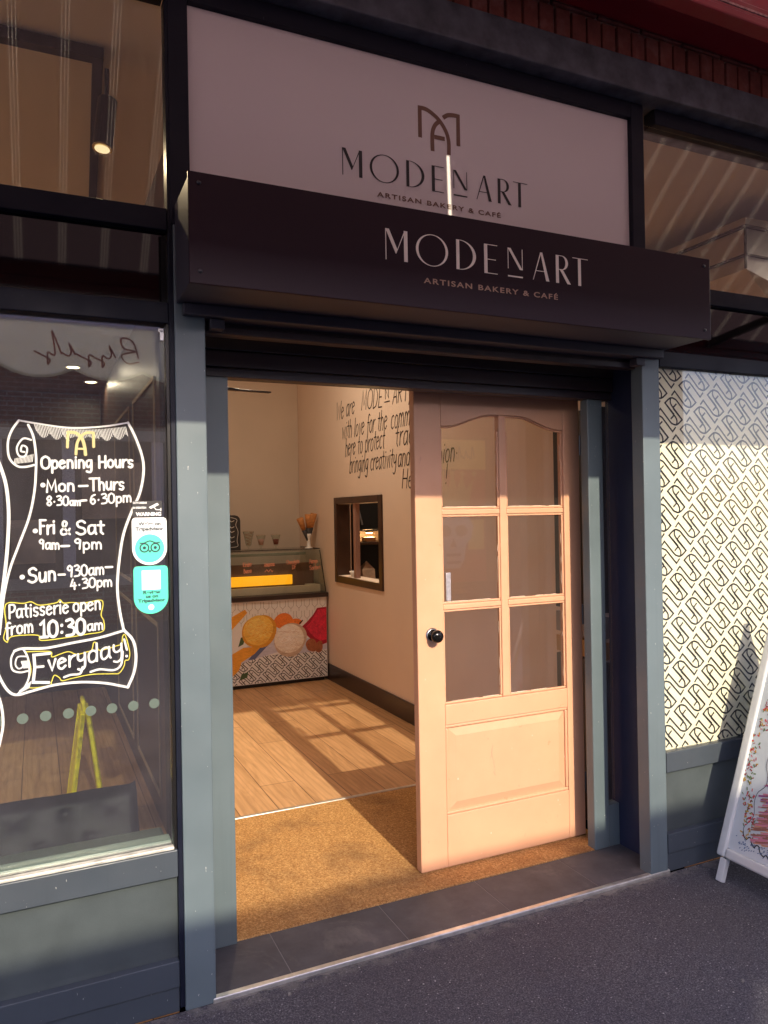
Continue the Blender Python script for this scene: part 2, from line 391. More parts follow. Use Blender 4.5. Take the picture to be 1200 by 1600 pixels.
def single(name, mb, mat, label, cat, bevel=0, group=None, smooth=False, kind=None):
    return props(mb.build(name, mat, None, bevel, smooth), label, cat, group, kind)
def struct(name, mb, mat): return props(mb.build(name, mat), kind='structure')

def crom(pts, n=7):
    if len(pts) < 3: return list(pts)
    P = [pts[0]] + list(pts) + [pts[-1]]; out = []
    for i in range(1, len(P)-2):
        p0, p1, p2, p3 = P[i-1], P[i], P[i+1], P[i+2]
        for k in range(n):
            t = k/n
            out.append(tuple(.5*((2*p1[j])+(-p0[j]+p2[j])*t+(2*p0[j]-5*p1[j]+4*p2[j]-p3[j])*t*t+(-p0[j]+3*p1[j]-3*p2[j]+p3[j])*t**3) for j in (0, 1)))
    out.append(tuple(pts[-1])); return out
class Draw:
    """flat ink on a plane: origin o, axes u (right) and v (up), standing off along n"""
    def __init__(s, o, u, v, n, off=.0012, step=.000012):
        s.o, s.u, s.v, s.n = map(Vector, (o, u, v, n)); s.off = off; s.step = step; s.mb = MB(); s.k = 0
        s.clip = None
    def P(s, x, y): return s.o + s.u*x + s.v*y + s.n*(s.off + (s.k % 60)*s.step)
    def poly(s, pts):
        s.mb.add([s.P(*p) for p in pts], [tuple(range(len(pts)))]); s.k += 1
    def disc(s, x, y, rx, ry=None, n=28):
        ry = ry or rx; s.poly([(x+rx*math.cos(2*math.pi*i/n), y+ry*math.sin(2*math.pi*i/n)) for i in range(n)])
    def ring(s, x, y, rx, ry, ix, iy, n=44, dx=0):
        vs = []
        for i in range(n):
            a = 2*math.pi*i/n
            vs += [s.P(x+rx*math.cos(a), y+ry*math.sin(a)), s.P(x+dx+ix*math.cos(a), y+iy*math.sin(a))]
        s.mb.add(vs, [(2*i, 2*((i+1) % n), 2*((i+1) % n)+1, 2*i+1) for i in range(n)]); s.k += 1
    def stroke(s, pts, w, smooth=False, cap=True, n=7):
        if smooth: pts = crom(pts, n)
        q = [pts[0]]
        for p in pts[1:]:
            if (p[0]-q[-1][0])**2+(p[1]-q[-1][1])**2 > 1e-10: q.append(p)
        pts = q
        if s.clip:
            x0, x1, y0, y1 = s.clip; inside = lambda p: x0 <= p[0] <= x1 and y0 <= p[1] <= y1
            fine = []
            for a, b in zip(pts, pts[1:]):
                L = math.hypot(b[0]-a[0], b[1]-a[1]); m = max(1, int(L/.006))
                fine += [(a[0]+(b[0]-a[0])*i/m, a[1]+(b[1]-a[1])*i/m) for i in range(m)]
            fine.append(pts[-1])
            if not all(inside(p) for p in pts):
                run = []
                for p in fine+[None]:
                    if p and inside(p): run.append(p)
                    else:
                        if len(run) > 1: c = s.clip; s.clip = None; s.stroke(run, w, False, False); s.clip = c
                        run = []
                return
        if len(pts) < 2: return
        ww = w if isinstance(w, (list, tuple)) else None
        N = len(pts); vs = []
        dirs = []
        for a, b in zip(pts, pts[1:]):
            L = math.hypot(b[0]-a[0], b[1]-a[1]); dirs.append(((b[0]-a[0])/L, (b[1]-a[1])/L))
        for i, p in enumerate(pts):
            d0 = dirs[max(i-1, 0)]; d1 = dirs[min(i, N-2)]
            nx, ny = -(d0[1]+d1[1]), d0[0]+d1[0]; L = math.hypot(nx, ny)
            if L < .3: nx, ny, L = -d1[1], d1[0], 1
            nx /= L; ny /= L
            k = min(1.7, 1/max(.3, nx*-d1[1]+ny*d1[0]))
            h = (ww[i*len(ww)//N] if ww else w)/2*k
            vs += [s.P(p[0]+nx*h, p[1]+ny*h), s.P(p[0]-nx*h, p[1]-ny*h)]
        s.mb.add(vs, [(2*i, 2*i+1, 2*i+3, 2*i+2) for i in range(N-1)]); s.k += 1
        if cap and not ww:
            for p in (pts[0], pts[-1]): s.disc(p[0], p[1], w/2, n=10)
    def build(s, name, mat, parent=None, label=None): return s.mb.build(name, mat, parent, label=label)

# single-line hand lettering: cap 14, x-height 9, descender -5.  '|' = straight stroke, '~' = smooth stroke
GL = {
'a': (8, '~7 8 4 9 1 7 1 2 3 0 6 2 7 5', '|7 9 7 2 8 0'), 'b': (8, '|1 14 1 0', '~1 6 4 9 7 8 7 3 5 0 2 0 1 2'),
'c': (7, '~6 8 4 9 1 7 1 2 4 0 6 1'), 'd': (8, '~7 7 4 9 1 7 1 2 3 0 6 1 7 4', '|7 14 7 0'), 'e': (8, '~1 5 6 6 7 7 4 9 1 7 1 2 4 0 7 2'),
'f': (6, '~7 13 5 14 3 12 3 6 3 -4', '|1 8 6 8'), 'g': (8, '~7 8 4 9 1 7 1 3 3 1 6 3 7 6', '~7 9 7 -2 5 -5 1 -4'), 'h': (8, '|1 14 1 0', '~1 6 3 9 6 8 7 5 7 0'),
'i': (3, '|1.5 9 1.5 0', '|1.5 12 1.6 12.5'), 'l': (3, '|1.5 14 1.5 0'), 'm': (12, '|1 9 1 0', '~1 6 3 9 5 8 6 5 6 0', '~6 6 8 9 10 8 11 5 11 0'),
'n': (8, '|1 9 1 0', '~1 6 3 9 6 8 7 5 7 0'), 'o': (8, '~4 9 1 7 1 2 4 0 7 2 7 7 4 9'), 'p': (8, '|1 9 1 -5', '~1 6 4 9 7 7 7 2 4 0 1 2'),
'r': (6, '|1 9 1 0', '~1 5 3 8 6 9'), 's': (7, '~6 8 4 9 1 8 2 5 5 4 6 2 4 0 1 1'), 't': (6, '|3 13 3 2 5 0', '|0 9 6 9'), 'u': (8, '~1 9 1 3 3 0 6 2 7 5', '|7 9 7 0'),
'v': (7, '|1 9 4 0 7 9'), 'w': (11, '|1 9 3 0 5.5 7 8 0 10 9'), 'y': (8, '~1 9 1 5 3 3 6 4 7 6', '~7 9 7 -2 4 -5 1 -4'), 'k': (7, '|1 14 1 0', '|6 9 1 4 7 0'),
'x': (7, '|1 9 6 0', '|6 9 1 0'),
'A': (9, '|0 0 4.5 14 9 0', '|2 5 7 5'), 'B': (9, '|1 0 1 14', '~1 14 6 13 6 9 1 8', '~1 8 8 7 7 1 1 0'), 'C': (9, '~8 12 5 14 1 11 1 3 5 0 8 2'), 'D': (10, '|1 14 1 0', '~1 14 6 13 9 8 7 2 1 0'),
'E': (8, '|8 14 1 14 1 0 8 0', '|1 7 6 7'), 'F': (8, '|8 14 1 14 1 0', '|1 8 6 8'), 'H': (10, '|1 14 1 0', '|9 14 9 0', '|1 7 9 7'), 'K': (9, '|1 14 1 0', '|8 14 1 6 8 0'),
'M': (12, '|1 0 2 14 6 3 10 14 11 0'), 'N': (10, '|1 0 1 14 9 0 9 14'), 'O': (11, '~5.5 14 1 11 1 3 5.5 0 10 3 10 11 5.5 14'), 'P': (8, '|1 14 1 0', '~1 14 6 14 8 11 6 7 1 6'),
'R': (9, '|1 0 1 14', '~1 14 7 13 7 8 1 7', '|3 7 8 0'), 'S': (9, '~8 12 5 14 1 12 2 8 7 6 8 2 4 0 0 2'), 'T': (10, '|5 14 5 0', '|0 14 10 14'), 'W': (14, '|0 14 3 0 7 11 11 0 14 14'), 'Y': (9, '|0 14 4.5 7 9 14', '|4.5 7 4.5 0'),
'0': (9, '~4.5 14 1 11 1 3 4.5 0 8 3 8 11 4.5 14'), '1': (6, '|1 11 4 14 4 0', '|1 0 7 0'), '3': (8, '~1 13 5 14 7 11 3 8', '~3 8 8 6 7 1 1 0'), '4': (9, '|4 14 1 5 8 5', '|6 9 6 0'), '6': (8, '~7 13 3 11 1 4 4 0 7 3 5 7 1 4'),
'8': (8, '~4 7 1 10 4 14 7 11 4 7 1 3 4 0 7 3 4 7'), '9': (8, '~7 11 4 14 1 11 3 8 6 9 7 12', '|7 12 6 0'),
'&': (11, '~10 0 3 9 4 14 7 12 5 8 1 4 2 0 7 1 10 6'), '.': (4, '|2 5 2.1 5.5'), ',': (4, '|2 1 1 -3'), ':': (4, '|2 3 2.1 3.5', '|2 9 2.1 9.5'), '-': (8, '|1 5 7 5.5'), '!': (4, '|2 14 2 4', '|2 0 2.1 .5'), "'": (3, '|2 14 1 11'), ' ': (5,),
}
def hand(dr, text, x0, y0, x1, y1, cap, w, slant=0.0, jit=.4, track=1.6):
    tot = sum(GL[c][0]+track for c in text)-track
    L = math.hypot(x1-x0, y1-y0); ux, uy = (x1-x0)/L, (y1-y0)/L
    sx = L/tot; sy = cap/14; cx = 0
    for c in text:
        g = GL[c]; j = random.uniform(-jit, jit)
        for st in g[1:]:
            n = [float(q) for q in st[1:].split()]
            pts = []
            for a, b in zip(n[::2], n[1::2]):
                b += j
                X = (cx+a)*sx + b*sy*slant; Y = b*sy
                pts.append((x0+ux*X-uy*Y*0, y0+uy*X+Y))
            dr.stroke(pts, w, st[0] == '~', True, 5)
        cx += g[0]+track

def font_text(text, pos, size, width, mat, name, parent, u=(1, 0, 0), n=(0, -1, 0), bold=.0, ext=.0006, align='LEFT', sp=1.0):
    cu = bpy.data.curves.new(name, 'FONT'); cu.body = text; cu.size = 1.0; cu.offset = bold; cu.extrude = 0; cu.space_character = sp
    tmp = bpy.data.objects.new(name, cu); COL.objects.link(tmp)
    dg = bpy.context.evaluated_depsgraph_get(); dg.update()
    me = bpy.data.meshes.new_from_object(tmp.evaluated_get(dg)); bpy.data.objects.remove(tmp)
    xs = [v.co.x for v in me.vertices]; ys = [v.co.y for v in me.vertices]
    x0, x1 = min(xs), max(xs); k = width/(x1-x0)
    capk = size
    u = Vector(u); n = Vector(n); v = n.cross(u); pos = Vector(pos)
    mb = MB(); sy = capk/.7        # cap height of the built-in face is ~0.7
    fs = sorted(([tuple(p.vertices) for p in me.polygons]), key=lambda f: min(me.vertices[i].co.x for i in f))
    groups = []; mx = None
    for f in fs:
        a = min(me.vertices[i].co.x for i in f); b = max(me.vertices[i].co.x for i in f)
        if mx is None or a-mx > .20: groups.append([])
        mx = b if mx is None else max(mx, b); groups[-1].append(f)
    for gr in groups:
        ids = sorted({i for f in gr for i in f}); ix = {q: j for j, q in enumerate(ids)}; mb = MB()
        mb.add([pos + u*((me.vertices[i].co.x-x0)*k) + v*(me.vertices[i].co.y*sy) + n*ext for i in ids], [tuple(ix[i] for i in f) for f in gr])
        o = mb.build(name, mat, parent)
    bpy.data.meshes.remove(me)
    return o

X0, X1 = -3.6, 6.2          # extent of the facade built to either side

# ================================================================== SETTING
g = MB(); g.add([(-60, -60, -.012), (60, -60, -.012), (60, 2.372, -.012), (-60, 2.372, -.012)], [(0, 1, 2, 3)])
struct('pavement', g, ASPH)
g = MB(); g.box(-3.4, 2.42, 3.722, 8.3, -.06, 0); g.box(-3.4, .39, 2.45, 2.72, -.06, 0); g.box(-3.4, .558, 2.7205, 3.7215, -.06, 0); g.box(2.54, X1, 2.45, 6.94, -.06, 0); struct('floor', g, LAMI)
g = MB(); g.box(-3.4, .55, 2.45, 4.6, 3.15, 3.22); g.box(.55, 2.42, 2.75, 8.3, 3.3, 3.36); g.box(2.54, X1, 2.45, 6.94, 3.2, 3.26)
struct('ceiling', g, CEILM)

# ------------------------------------------------------------------ brick wall and lintel above the shopfront
t = thing('brick_wall', 'dark red brick wall above the shopfront with upright brick course over the lintel', 'wall', (1.3, 2.36, 3.3))
MB().box(X0, X1, 2.352, 2.6, 3.303, 5.6).build('mortar_bed', MORTAR, t)
m = MB(); x = X0
while x < X1-.08:
    m.box(x+.005, x+.07, 2.336+random.uniform(-.003, .003), 2.36, 3.304, 3.43+random.uniform(-.003, .003)); x += .0755
m.build('soldier_course', BRICKF, t, .004)
m = MB()
for r in range(24):
    x = X0 + (.113 if r % 2 else 0); z = 3.441+r*.075
    while x < X1-.22:
        m.box(x, x+.215, 2.336+random.uniform(-.003, .003), 2.36, z, z+.065); x += .226
m.build('stretcher_courses', BRICKF, t, .004)
MB().box(X0, X1, 2.30, 2.6, 3.168, 3.300).build('lintel', LINTEL, t, .006)

# ------------------------------------------------------------------ pillars
def pillar(x0, x1, label):
    t = thing('pillar', label, 'pillar', ((x0+x1)/2, 2.37, 0), 'painted pillars either side of the doorway')
    MB().box(x0, x1, 2.37, 2.435, -.012, 2.40).build('casing', PAINT, t, .003)
    return t
pl = pillar(.397, .490, 'slate blue pillar left of the doorway with scratched paint')
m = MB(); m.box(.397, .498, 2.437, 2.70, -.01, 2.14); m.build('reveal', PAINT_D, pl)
m = MB()
for z in (.06, .33, .53, 1.07, 1.45, 1.99): m.lathe([(0, -.004), (.004, -.004), (.006, 0)], (.3935, 2.398, z), 'y', 10)
m.build('screw', STEEL, pl, smooth=True)
pr = pillar(2.270, 2.362, 'slate blue pillar right of the doorway beside the patterned window')
m = MB(); m.box(2.362, 2.41, 2.437, 2.70, -.01, 2.14); m.build('reveal', PAINT_N_SHADE, pr)
m = MB(); m.box(2.330, 2.358, 2.44, 2.49, -.005, 2.10); m.build('shutter_guide', PAINT_D, pr, .002)

# ------------------------------------------------------------------ fascia sign above the door
def deco(dr, x, z, k):          # art-deco word, cap height 97 units, drawn in millimetres * k
    def pg(*p): dr.poly([(x+a*k/1000, z+b*k/1000) for a, b in p])
    pg((0, 0), (3, 0), (3, 97), (0, 97)); pg((0, 97), (13, 97), (41, 36), (35, 22)); pg((35, 22), (37, 22), (70, 97), (66, 97)); pg((64, 0), (77, 0), (77, 97), (64, 97))
    dr.ring(x+164.5*k/1000, z+48.5*k/1000, 58.5*k/1000, 51*k/1000, 49*k/1000, 48.5*k/1000)
    pg((253, 0), (265, 0), (265, 97), (253, 97))
    n = 24; vs = []
    for i in range(n+1):
        a = -math.pi/2 + math.pi*i/n
        vs += [dr.P(x+(266+62*math.cos(a))*k/1000, z+(48.5+48.5*math.sin(a))*k/1000), dr.P(x+(266+50*math.cos(a))*k/1000, z+(48.5+46.5*math.sin(a))*k/1000)]
    dr.mb.add(vs, [(2*i, 2*i+1, 2*i+3, 2*i+2) for i in range(n)]); dr.k += 1
    pg((359, 0), (372, 0), (372, 97), (359, 97))
    for a, b in ((0, 411), (46, 405), (94.5, 411)): pg((372, a), (b, a), (b, a+2.5), (372, a+2.5))
    pg((452, 26), (455, 26), (455, 96), (452, 96)); pg((452, 96), (464, 96), (512, 26), (500, 26)); pg((509, 26), (512, 26), (512, 96), (509, 96)); pg((452, -1), (512, -1), (512, 4), (452, 4))
    pg((553, 0), (556, 0), (590, 97), (585, 97)); pg((585, 97), (594, 97), (622, 0), (608, 0)); pg((565, 31), (610, 31), (610, 33.5), (565, 33.5))
    pg((650, 0), (663, 0), (663, 97), (650, 97)); vs = []
    for i in range(n+1):
        a = -math.pi/2 + math.pi*i/n
        vs += [dr.P(x+(676+27*math.cos(a))*k/1000, z+(72+25*math.sin(a))*k/1000), dr.P(x+(676+15*math.cos(a))*k/1000, z+(72+22.5*math.sin(a))*k/1000)]
    dr.mb.add(vs, [(2*i, 2*i+1, 2*i+3, 2*i+2) for i in range(n)]); dr.k += 1
    pg((663, 94.5), (677, 94.5), (677, 97), (663, 97)); pg((663, 47), (677, 47), (677, 49.5), (663, 49.5)); pg((667, 47), (681, 47), (714, 0), (699, 0))
    pg((722, 94.5), (790, 94.5), (790, 97), (722, 97)); pg((746, 0), (759, 0), (759, 94.5), (746, 94.5))

t = thing('fascia_sign', 'white fascia sign board with bronze emblem and black lettering above the shutter box', 'sign', (1.34, 2.4, 2.36))
MB().box(.452, 2.236, 2.392, 2.42, 2.30, 3.101).build('board', SIGNW, t)
m = MB(); m.box(.390, .4515, 2.37, 2.44, 2.40, 3.166); m.box(2.2365, 2.302, 2.37, 2.44, 2.40, 3.166); m.box(.4525, 2.2355, 2.37, 2.44, 3.102, 3.165)
m.build('frame', PAINT_D, t, .003)
d_ = Draw((0, 2.392, 0), (1, 0, 0), (0, 0, 1), (0, -1, 0)); deco(d_, .969, 2.659, .965); d_.build('lettering', LETB, t)
d_ = Draw((0, 2.392, 0), (1, 0, 0), (0, 0, 1), (0, -1, 0))
sw = .0155
d_.stroke([(1.271, 2.844), (1.271, 2.950)], sw, cap=False)
d_.stroke([(1.2635, 2.950), (1.30, 2.949), (1.345, 2.925), (1.376, 2.888), (1.388, 2.85), (1.388, 2.802)], sw, True, False)
d_.stroke([(1.321, 2.804), (1.321, 2.865), (1.331, 2.897), (1.352, 2.919)], sw, True, False)
d_.stroke([(1.366, 2.933), (1.385, 2.946), (1.41, 2.951), (1.4365, 2.951)], sw, True, False)
d_.stroke([(1.429, 2.9585), (1.429, 2.842)], sw, cap=False); d_.stroke([(1.3285, 2.857), (1.372, 2.857)], sw, cap=False)
d_.build('emblem', BRONZE, t)
font_text('ARTISAN BAKERY & CAFÉ', (1.097, 2.392, 2.605), .0165, .511, BRONZE, 'tagline', t, bold=.022, ext=.0014, sp=1.25)

# ------------------------------------------------------------------ roller shutter box
t = thing('shutter_box', 'plum black roller shutter box with cream lettering over the doorway', 'shutter box', (1.39, 2.25, 2.15))
MB().box(.402, 2.381, 2.134, 2.366, 2.156, 2.458).build('housing', BOXU, t, .004)
MB().box(.398, 2.385, 2.122, 2.1335, 2.150, 2.462).build('face_plate', BOXM, t, .002)
MB().box(.42, 2.36, 2.34, 2.43, 2.120, 2.155).build('bottom_lip', BOXU, t, .003)
for (x, z) in ((.428, 2.432), (.428, 2.185), (2.352, 2.432), (2.352, 2.185)):
    MB().lathe([(0, -.006), (.0045, -.005), (.0065, -.001), (.0065, .0005)], (x, 2.122, z), 'y', 14).build('screw', DKSTEEL, t, smooth=True)
d_ = Draw((0, 2.122, 0), (1, 0, 0), (0, 0, 1), (0, -1, 0)); deco(d_, .999, 2.289, 1.0); d_.build('lettering', LETW, t)
font_text('ARTISAN BAKERY & CAFÉ', (1.131, 2.122, 2.2305), .0170, .525, TAN, 'tagline', t, bold=.022, ext=.0014, sp=1.25)
m = MB(); m.box(.495, 2.268, 2.405, 2.455, 2.082, 2.108); m.box(.495, 2.268, 2.418, 2.44, 2.109, 2.16); m.build('bottom_bar', M('brown black shutter slat', (.045, .032, .036), .35, .3, .15, 6), t, .003)
for x in (.505, 2.235):
    MB().box(x, x+.045, 2.362, 2.404, 2.088, 2.118).build('end_bracket', BOXU, t, .002)

# ------------------------------------------------------------------ shop windows
def window_bay(x0, x1, label, frame_right):
    t = thing('shop_window', label, 'shop window', ((x0+x1)/2, 2.4, 0), 'shop windows beside the doorway')
    m = MB()
    for z0, z1 in ((3.102, 3.165), (2.378, 2.446), (2.093, 2.157)): m.box(x0, x1, 2.371, 2.435, z0, z1)
    m.build('upper_rails', PAINT_D, t, .003)
    m = MB()
    for z0, z1 in ((.402, .485), (.066, .147)): m.box(x0, x1, 2.371, 2.435, z0, z1)
    m.build('lower_rails', PAINT_R_SHADE, t, .003)
    MB().box(x0, x1, 2.378, 2.44, -.012, .0655).build('plinth', PAINT_R_SHADE, t, .003)
    MB().box(x0, x1, 2.396, 2.43, .1475, .4015).build('infill_panel', PANEL, t)
    return t
LB = window_bay(X0, .3805, 'left shop window with chalk drawn opening hours scroll on the glass', True)
m = MB(); m.box(.3815, .3965, 2.374, 2.43, .0, 3.10); m.build('jamb', PAINT_D, LB, .002)
m = MB(); m.box(.372, .3805, 2.382, 2.43, .4855, 2.0925); m.build('black_gasket', MATTEBLK, LB)
LP = MB().box(X0, .371, 2.399, 2.405, .489, 2.0925).build('outer_pane', GLASS, LB)
MB().box(X0, .371, 2.421, 2.427, .489, 2.0925).build('inner_pane', GLASS2, LB)
MB().box(X0, .3805, 2.398, 2.404, 2.447, 3.1015).build('transom_pane', GLASST, LB)
MB().box(X0, .3805, 2.398, 2.404, 2.158, 2.377).build('spandrel_pane', BLACKGL, LB)
m = MB(); m.box(X0, .371, 2.375, 2.398, .4855, .4945); m.build('glazing_bead', M('worn pale bead', (.55, .53, .46), .4, .2, .3, 25), LB, .002)
MB().box(X0, .372, 2.436, 2.488, .455, .494).build('inner_sill', SILL, LB, .004)
MB().box(X0, .372, 2.545, 2.64, .40, .462).build('inner_ledge', M('dull green ledge', (.13, .165, .155), .4, 0, .15, 10), LB, .01)
m = MB(); m.bar((.362, 2.396, 2.045), (.362, 2.396, 2.075), .010); m.bar((.352, 2.396, 2.075), (.366, 2.396, 2.075), .010); m.build('latch', STEEL, LB)

CP = {'top': [(-38, 1785), (-6, 1780), (76, 1769), (133, 1769), (202, 1777), (259, 1789)], 'right': [(259, 1789), (279, 1747), (298, 1690), (302, 1640), (290, 1576), (263, 1514), (241, 1452), (228, 1377), (221, 1296), (226, 1227), (237, 1164)], 'left': [(-14, 1773), (-1, 1739), (5, 1685), (4, 1638), (-1, 1578), (-16, 1506), (-43, 1430), (-66, 1365), (-82, 1296), (-91, 1226), (-96, 1179)], 'roll': [(-38, 1785), (-57, 1755), (-67, 1720), (-64, 1678), (-45, 1655), (-24, 1652), (0, 1658)], 'spiral': [(-7, 1730), (-28, 1733), (-44, 1708), (-39, 1684), (-23, 1684), (-18, 1706), (-30, 1713), (-34, 1698), (-25, 1695)], 'far': [(-98, 1684), (-84, 1643), (-73, 1596), (-68, 1531), (-70, 1460), (-77, 1378), (-89, 1284), (-98, 1226)], 'btop': [(239, 1163), (169, 1147), (95, 1138), (22, 1129), (-37, 1133), (-59, 1128)], 'bright': [(238, 1163), (263, 1131), (271, 1086), (265, 1036), (246, 991)], 'bbot': [(246, 991), (179, 1011), (110, 1021), (43, 1020), (-18, 1009), (-55, 1003), (-76, 1016), (-92, 1044), (-101, 1068)], 'broll': [(-37, 1133), (-24, 1102), (-22, 1054), (-36, 1020), (-55, 1003)], 'broll2': [(-59, 1128), (-68, 1106), (-65, 1076), (-46, 1066), (-26, 1068)], 'bspiral': [(-30, 1110), (-51, 1110), (-57, 1090), (-49, 1077), (-38, 1082), (-41, 1096)], 'far2': [(-105, 1016), (-94, 974), (-91, 921), (-102, 863)]}
mm = lambda pts: [(a/1000, b/1000) for a, b in pts]
FR = ((0, 2.3985, 0), (1, 0, 0), (0, 0, 1), (0, -1, 0))
d_ = Draw(*FR)
for k, w in (('top', 5), ('right', 7.5), ('left', 6.5), ('roll', 6), ('spiral', 5), ('far', 9), ('btop', 7), ('bright', 8), ('bbot', 7), ('broll', 5), ('broll2', 5), ('bspiral', 4), ('far2', 7)):
    d_.stroke(mm(CP[k]), w/1000, True)
for i in range(62):                                   # hatching along the top edge of the scroll
    x = .002 + i*.0041; z = 1.772 - .012*math.sin((x)/.25*math.pi) + .004
    L = .020+.016*abs(math.sin(i*.37))*(1 if (i < 22 or i > 40) else .45)
    d_.stroke([(x, z), (x+.006, z-L)], .0016, cap=False)
for i in range(14): d_.stroke([(-.052+i*.0036, 1.660+.0005*i), (-.049+i*.0036, 1.676+.001*i)], .0018, cap=False)
for i in range(12): d_.stroke([(-.052+i*.0026, 1.005+.0012*i), (-.046+i*.0026, 1.016+.002*i)], .0018, cap=False)
for i in range(9): d_.stroke([(-.038+i*.0018, 1.098), (-.036+i*.0018, 1.076)], .0014, cap=False)
d_.build('chalk_scroll', CHALK, LP)
d_ = Draw(*FR, off=.0018)
for tx, a, b, cap, w in (('Opening Hours', (18, 1648), (272, 1654), 35, 6.4), ('Mon', (30, 1580), (106, 1583), 34, 6), ('Thurs', (148, 1584), (245, 1587), 36, 6),
        ('8.30', (31, 1541), (90, 1541), 27, 5), ('am', (93, 1541), (122, 1540), 22, 4.4), ('6.30pm', (148, 1544), (265, 1549), 29, 5), ('Fri', (11, 1459), (52, 1459), 39, 6.4), ('&', (66, 1457), (94, 1457), 38, 6), ('Sat', (110, 1455), (186, 1454), 40, 6.4),
        ('9am', (9, 1416), (63, 1414), 27, 4.8), ('9pm', (103, 1412), (179, 1411), 30, 5), ('Sun', (-20, 1320), (52, 1324), 41, 6.4), ('930am', (82, 1331), (184, 1335), 32, 5), ('4.30pm', (90, 1295), (206, 1298), 29, 4.8),
        ('Patisserie', (-72, 1221), (85, 1226), 38, 5), ('open', (97, 1228), (173, 1231), 38, 5), ('from', (-82, 1174), (-10, 1178), 36, 5), ('10:30', (7, 1161), (130, 1160), 47, 8), ('am', (135, 1170), (179, 1171), 29, 5), ('very', (26, 1061), (130, 1075), 47, 6.5), ('day', (135, 1075), (233, 1090), 52, 6)):
    hand(d_, tx, a[0]/1000, a[1]/1000, b[0]/1000, b[1]/1000, cap/1000, w/1000); d_.build('chalk_word', CHALK, LP); d_ = Draw(*FR, off=.0018)
for a, b in (((119, 1597), (142, 1598)), ((123, 1554), (138, 1555)), ((68, 1422), (89, 1422)), ((60, 1339), (76, 1339)), ((189, 1355), (207, 1355))):
    d_.stroke(mm([a, b]), .0065)
for a in ((22, 1600), (0, 1468), (-36, 1337)): d_.disc(a[0]/1000, a[1]/1000, .0068)
d_.stroke(mm([(33, 1113), (-9, 1112), (-7, 1076), (-12, 1034), (29, 1029)]), .008); d_.stroke(mm([(-6, 1077), (15, 1077)]), .007)
d_.stroke(mm([(70, 1040), (88, 1045), (113, 1046), (120, 1064)]), .006, True); d_.stroke(mm([(142, 1048), (168, 1053), (208, 1047), (228, 1062), (233, 1100)]), .006, True)
d_.stroke(mm([(238, 1136), (245, 1104)]), .006); d_.disc(.244, 1.085, .004)
d_.build('chalk_strokes', CHALK, LP)
d_ = Draw(*FR, off=.0006)
Y1 = [(-77, 1154), (-86, 1167), (-79, 1201), (-82, 1249), (-72, 1266), (-35, 1262), (-14, 1265), (8, 1254), (52, 1258), (62, 1266), (72, 1256), (95, 1256), (125, 1252), (171, 1258), (180, 1246), (174, 1214), (181, 1196), (179, 1166), (135, 1160), (84, 1155), (12, 1152), (1, 1168), (-63, 1170), (-77, 1154)]
Y2 = [(-29, 1123), (33, 1118), (38, 1102), (60, 1108), (83, 1113), (105, 1103), (130, 1107), (146, 1112), (152, 1133), (160, 1130), (166, 1110), (190, 1112), (215, 1118), (230, 1124), (234, 1146), (242, 1146), (253, 1098), (250, 1074), (240, 1072), (236, 1055), (222, 1036), (202, 1036), (144, 1040), (90, 1034), (65, 1030), (57, 1040), (44, 1048), (36, 1030), (29, 1020), (-25, 1022), (-17, 1071), (-29, 1123)]
for y_ in (Y1, Y2): d_.stroke(mm(y_), .0026, True)
d_.build('yellow_outline', CHALKY, LP)
d_ = Draw(*FR, off=.0022)
d_.stroke(mm([(89, 1711), (91, 1752)]), .008); d_.stroke(mm([(91, 1755), (113, 1753), (129, 1737), (136, 1712), (138, 1690)]), .009, True)
d_.stroke(mm([(112, 1691), (115, 1721), (124, 1740), (140, 1754), (161, 1755)]), .008, True); d_.stroke(mm([(161, 1755), (161, 1714)]), .008); d_.stroke(mm([(119, 1707), (132, 1707)]), .006)
d_.build('gold_emblem', CHALKG, LP)
for x in (-.041, .019, .080, .141, .200, .261, .322, -.101, -.162, -.222):
    q = Draw((0, 2.3985, 0), (1, 0, 0), (0, 0, 1), (0, -1, 0), off=.0005); q.disc(x, .933, .0150); q.build('safety_dot', DOTM, LP)

# stickers on the left window
def sticker_poly(x0, x1, zt, zb):
    cx = (x0+x1)/2; r = (x1-x0)/2; c = .010
    p = [(x0, zt-c), (x0+c*.3, zt-c*.3), (x0+c, zt), (x1-c, zt), (x1-c*.3, zt-c*.3), (x1, zt-c)]
    p += [(cx+r*math.cos(a), zb+r+r*math.sin(a)) for a in [-math.pi*i/20 for i in range(0, 21)]]
    return p
t = thing('window_sticker', 'white sticker with round mint owl badge on the left window', 'sticker', (.316, 2.395, 1.36), 'stickers on the left window')
MB().prism(sticker_poly(.265, .3675, 1.501, 1.356), 2.3966, 2.3982).build('backing', STW, t)
q = Draw((0, 2.3966, 0), (1, 0, 0), (0, 0, 1), (0, -1, 0), off=.0005); q.disc(.316, 1.407, .0435); q.build('round_badge', TEAL, t)
q = Draw((0, 2.3966, 0), (1, 0, 0), (0, 0, 1), (0, -1, 0), off=.0011)
for x in (.3005, .3325): q.ring(x, 1.409, .0145, .0145, .0105, .0105, 28); q.disc(x, 1.409, .0048)
q.stroke([(.288, 1.4235), (.300, 1.4235), (.3165, 1.4295), (.333, 1.4235), (.345, 1.4245)], .0034, True); q.poly([(.311, 1.401), (.322, 1.401), (.3165, 1.393)])
q.build('owl', NAVY, t)
font_text("We're on", (.2835, 2.3966, 1.477), .0105, .066, NAVY, 'lettering', t, bold=.04)
font_text('Tripadvisor', (.2745, 2.3966, 1.4615), .0105, .084, NAVY, 'lettering', t, bold=.04)
t = thing('window_sticker', 'mint green review sticker below the white owl sticker on the left window', 'sticker', (.319, 2.395, 1.207), 'stickers on the left window')
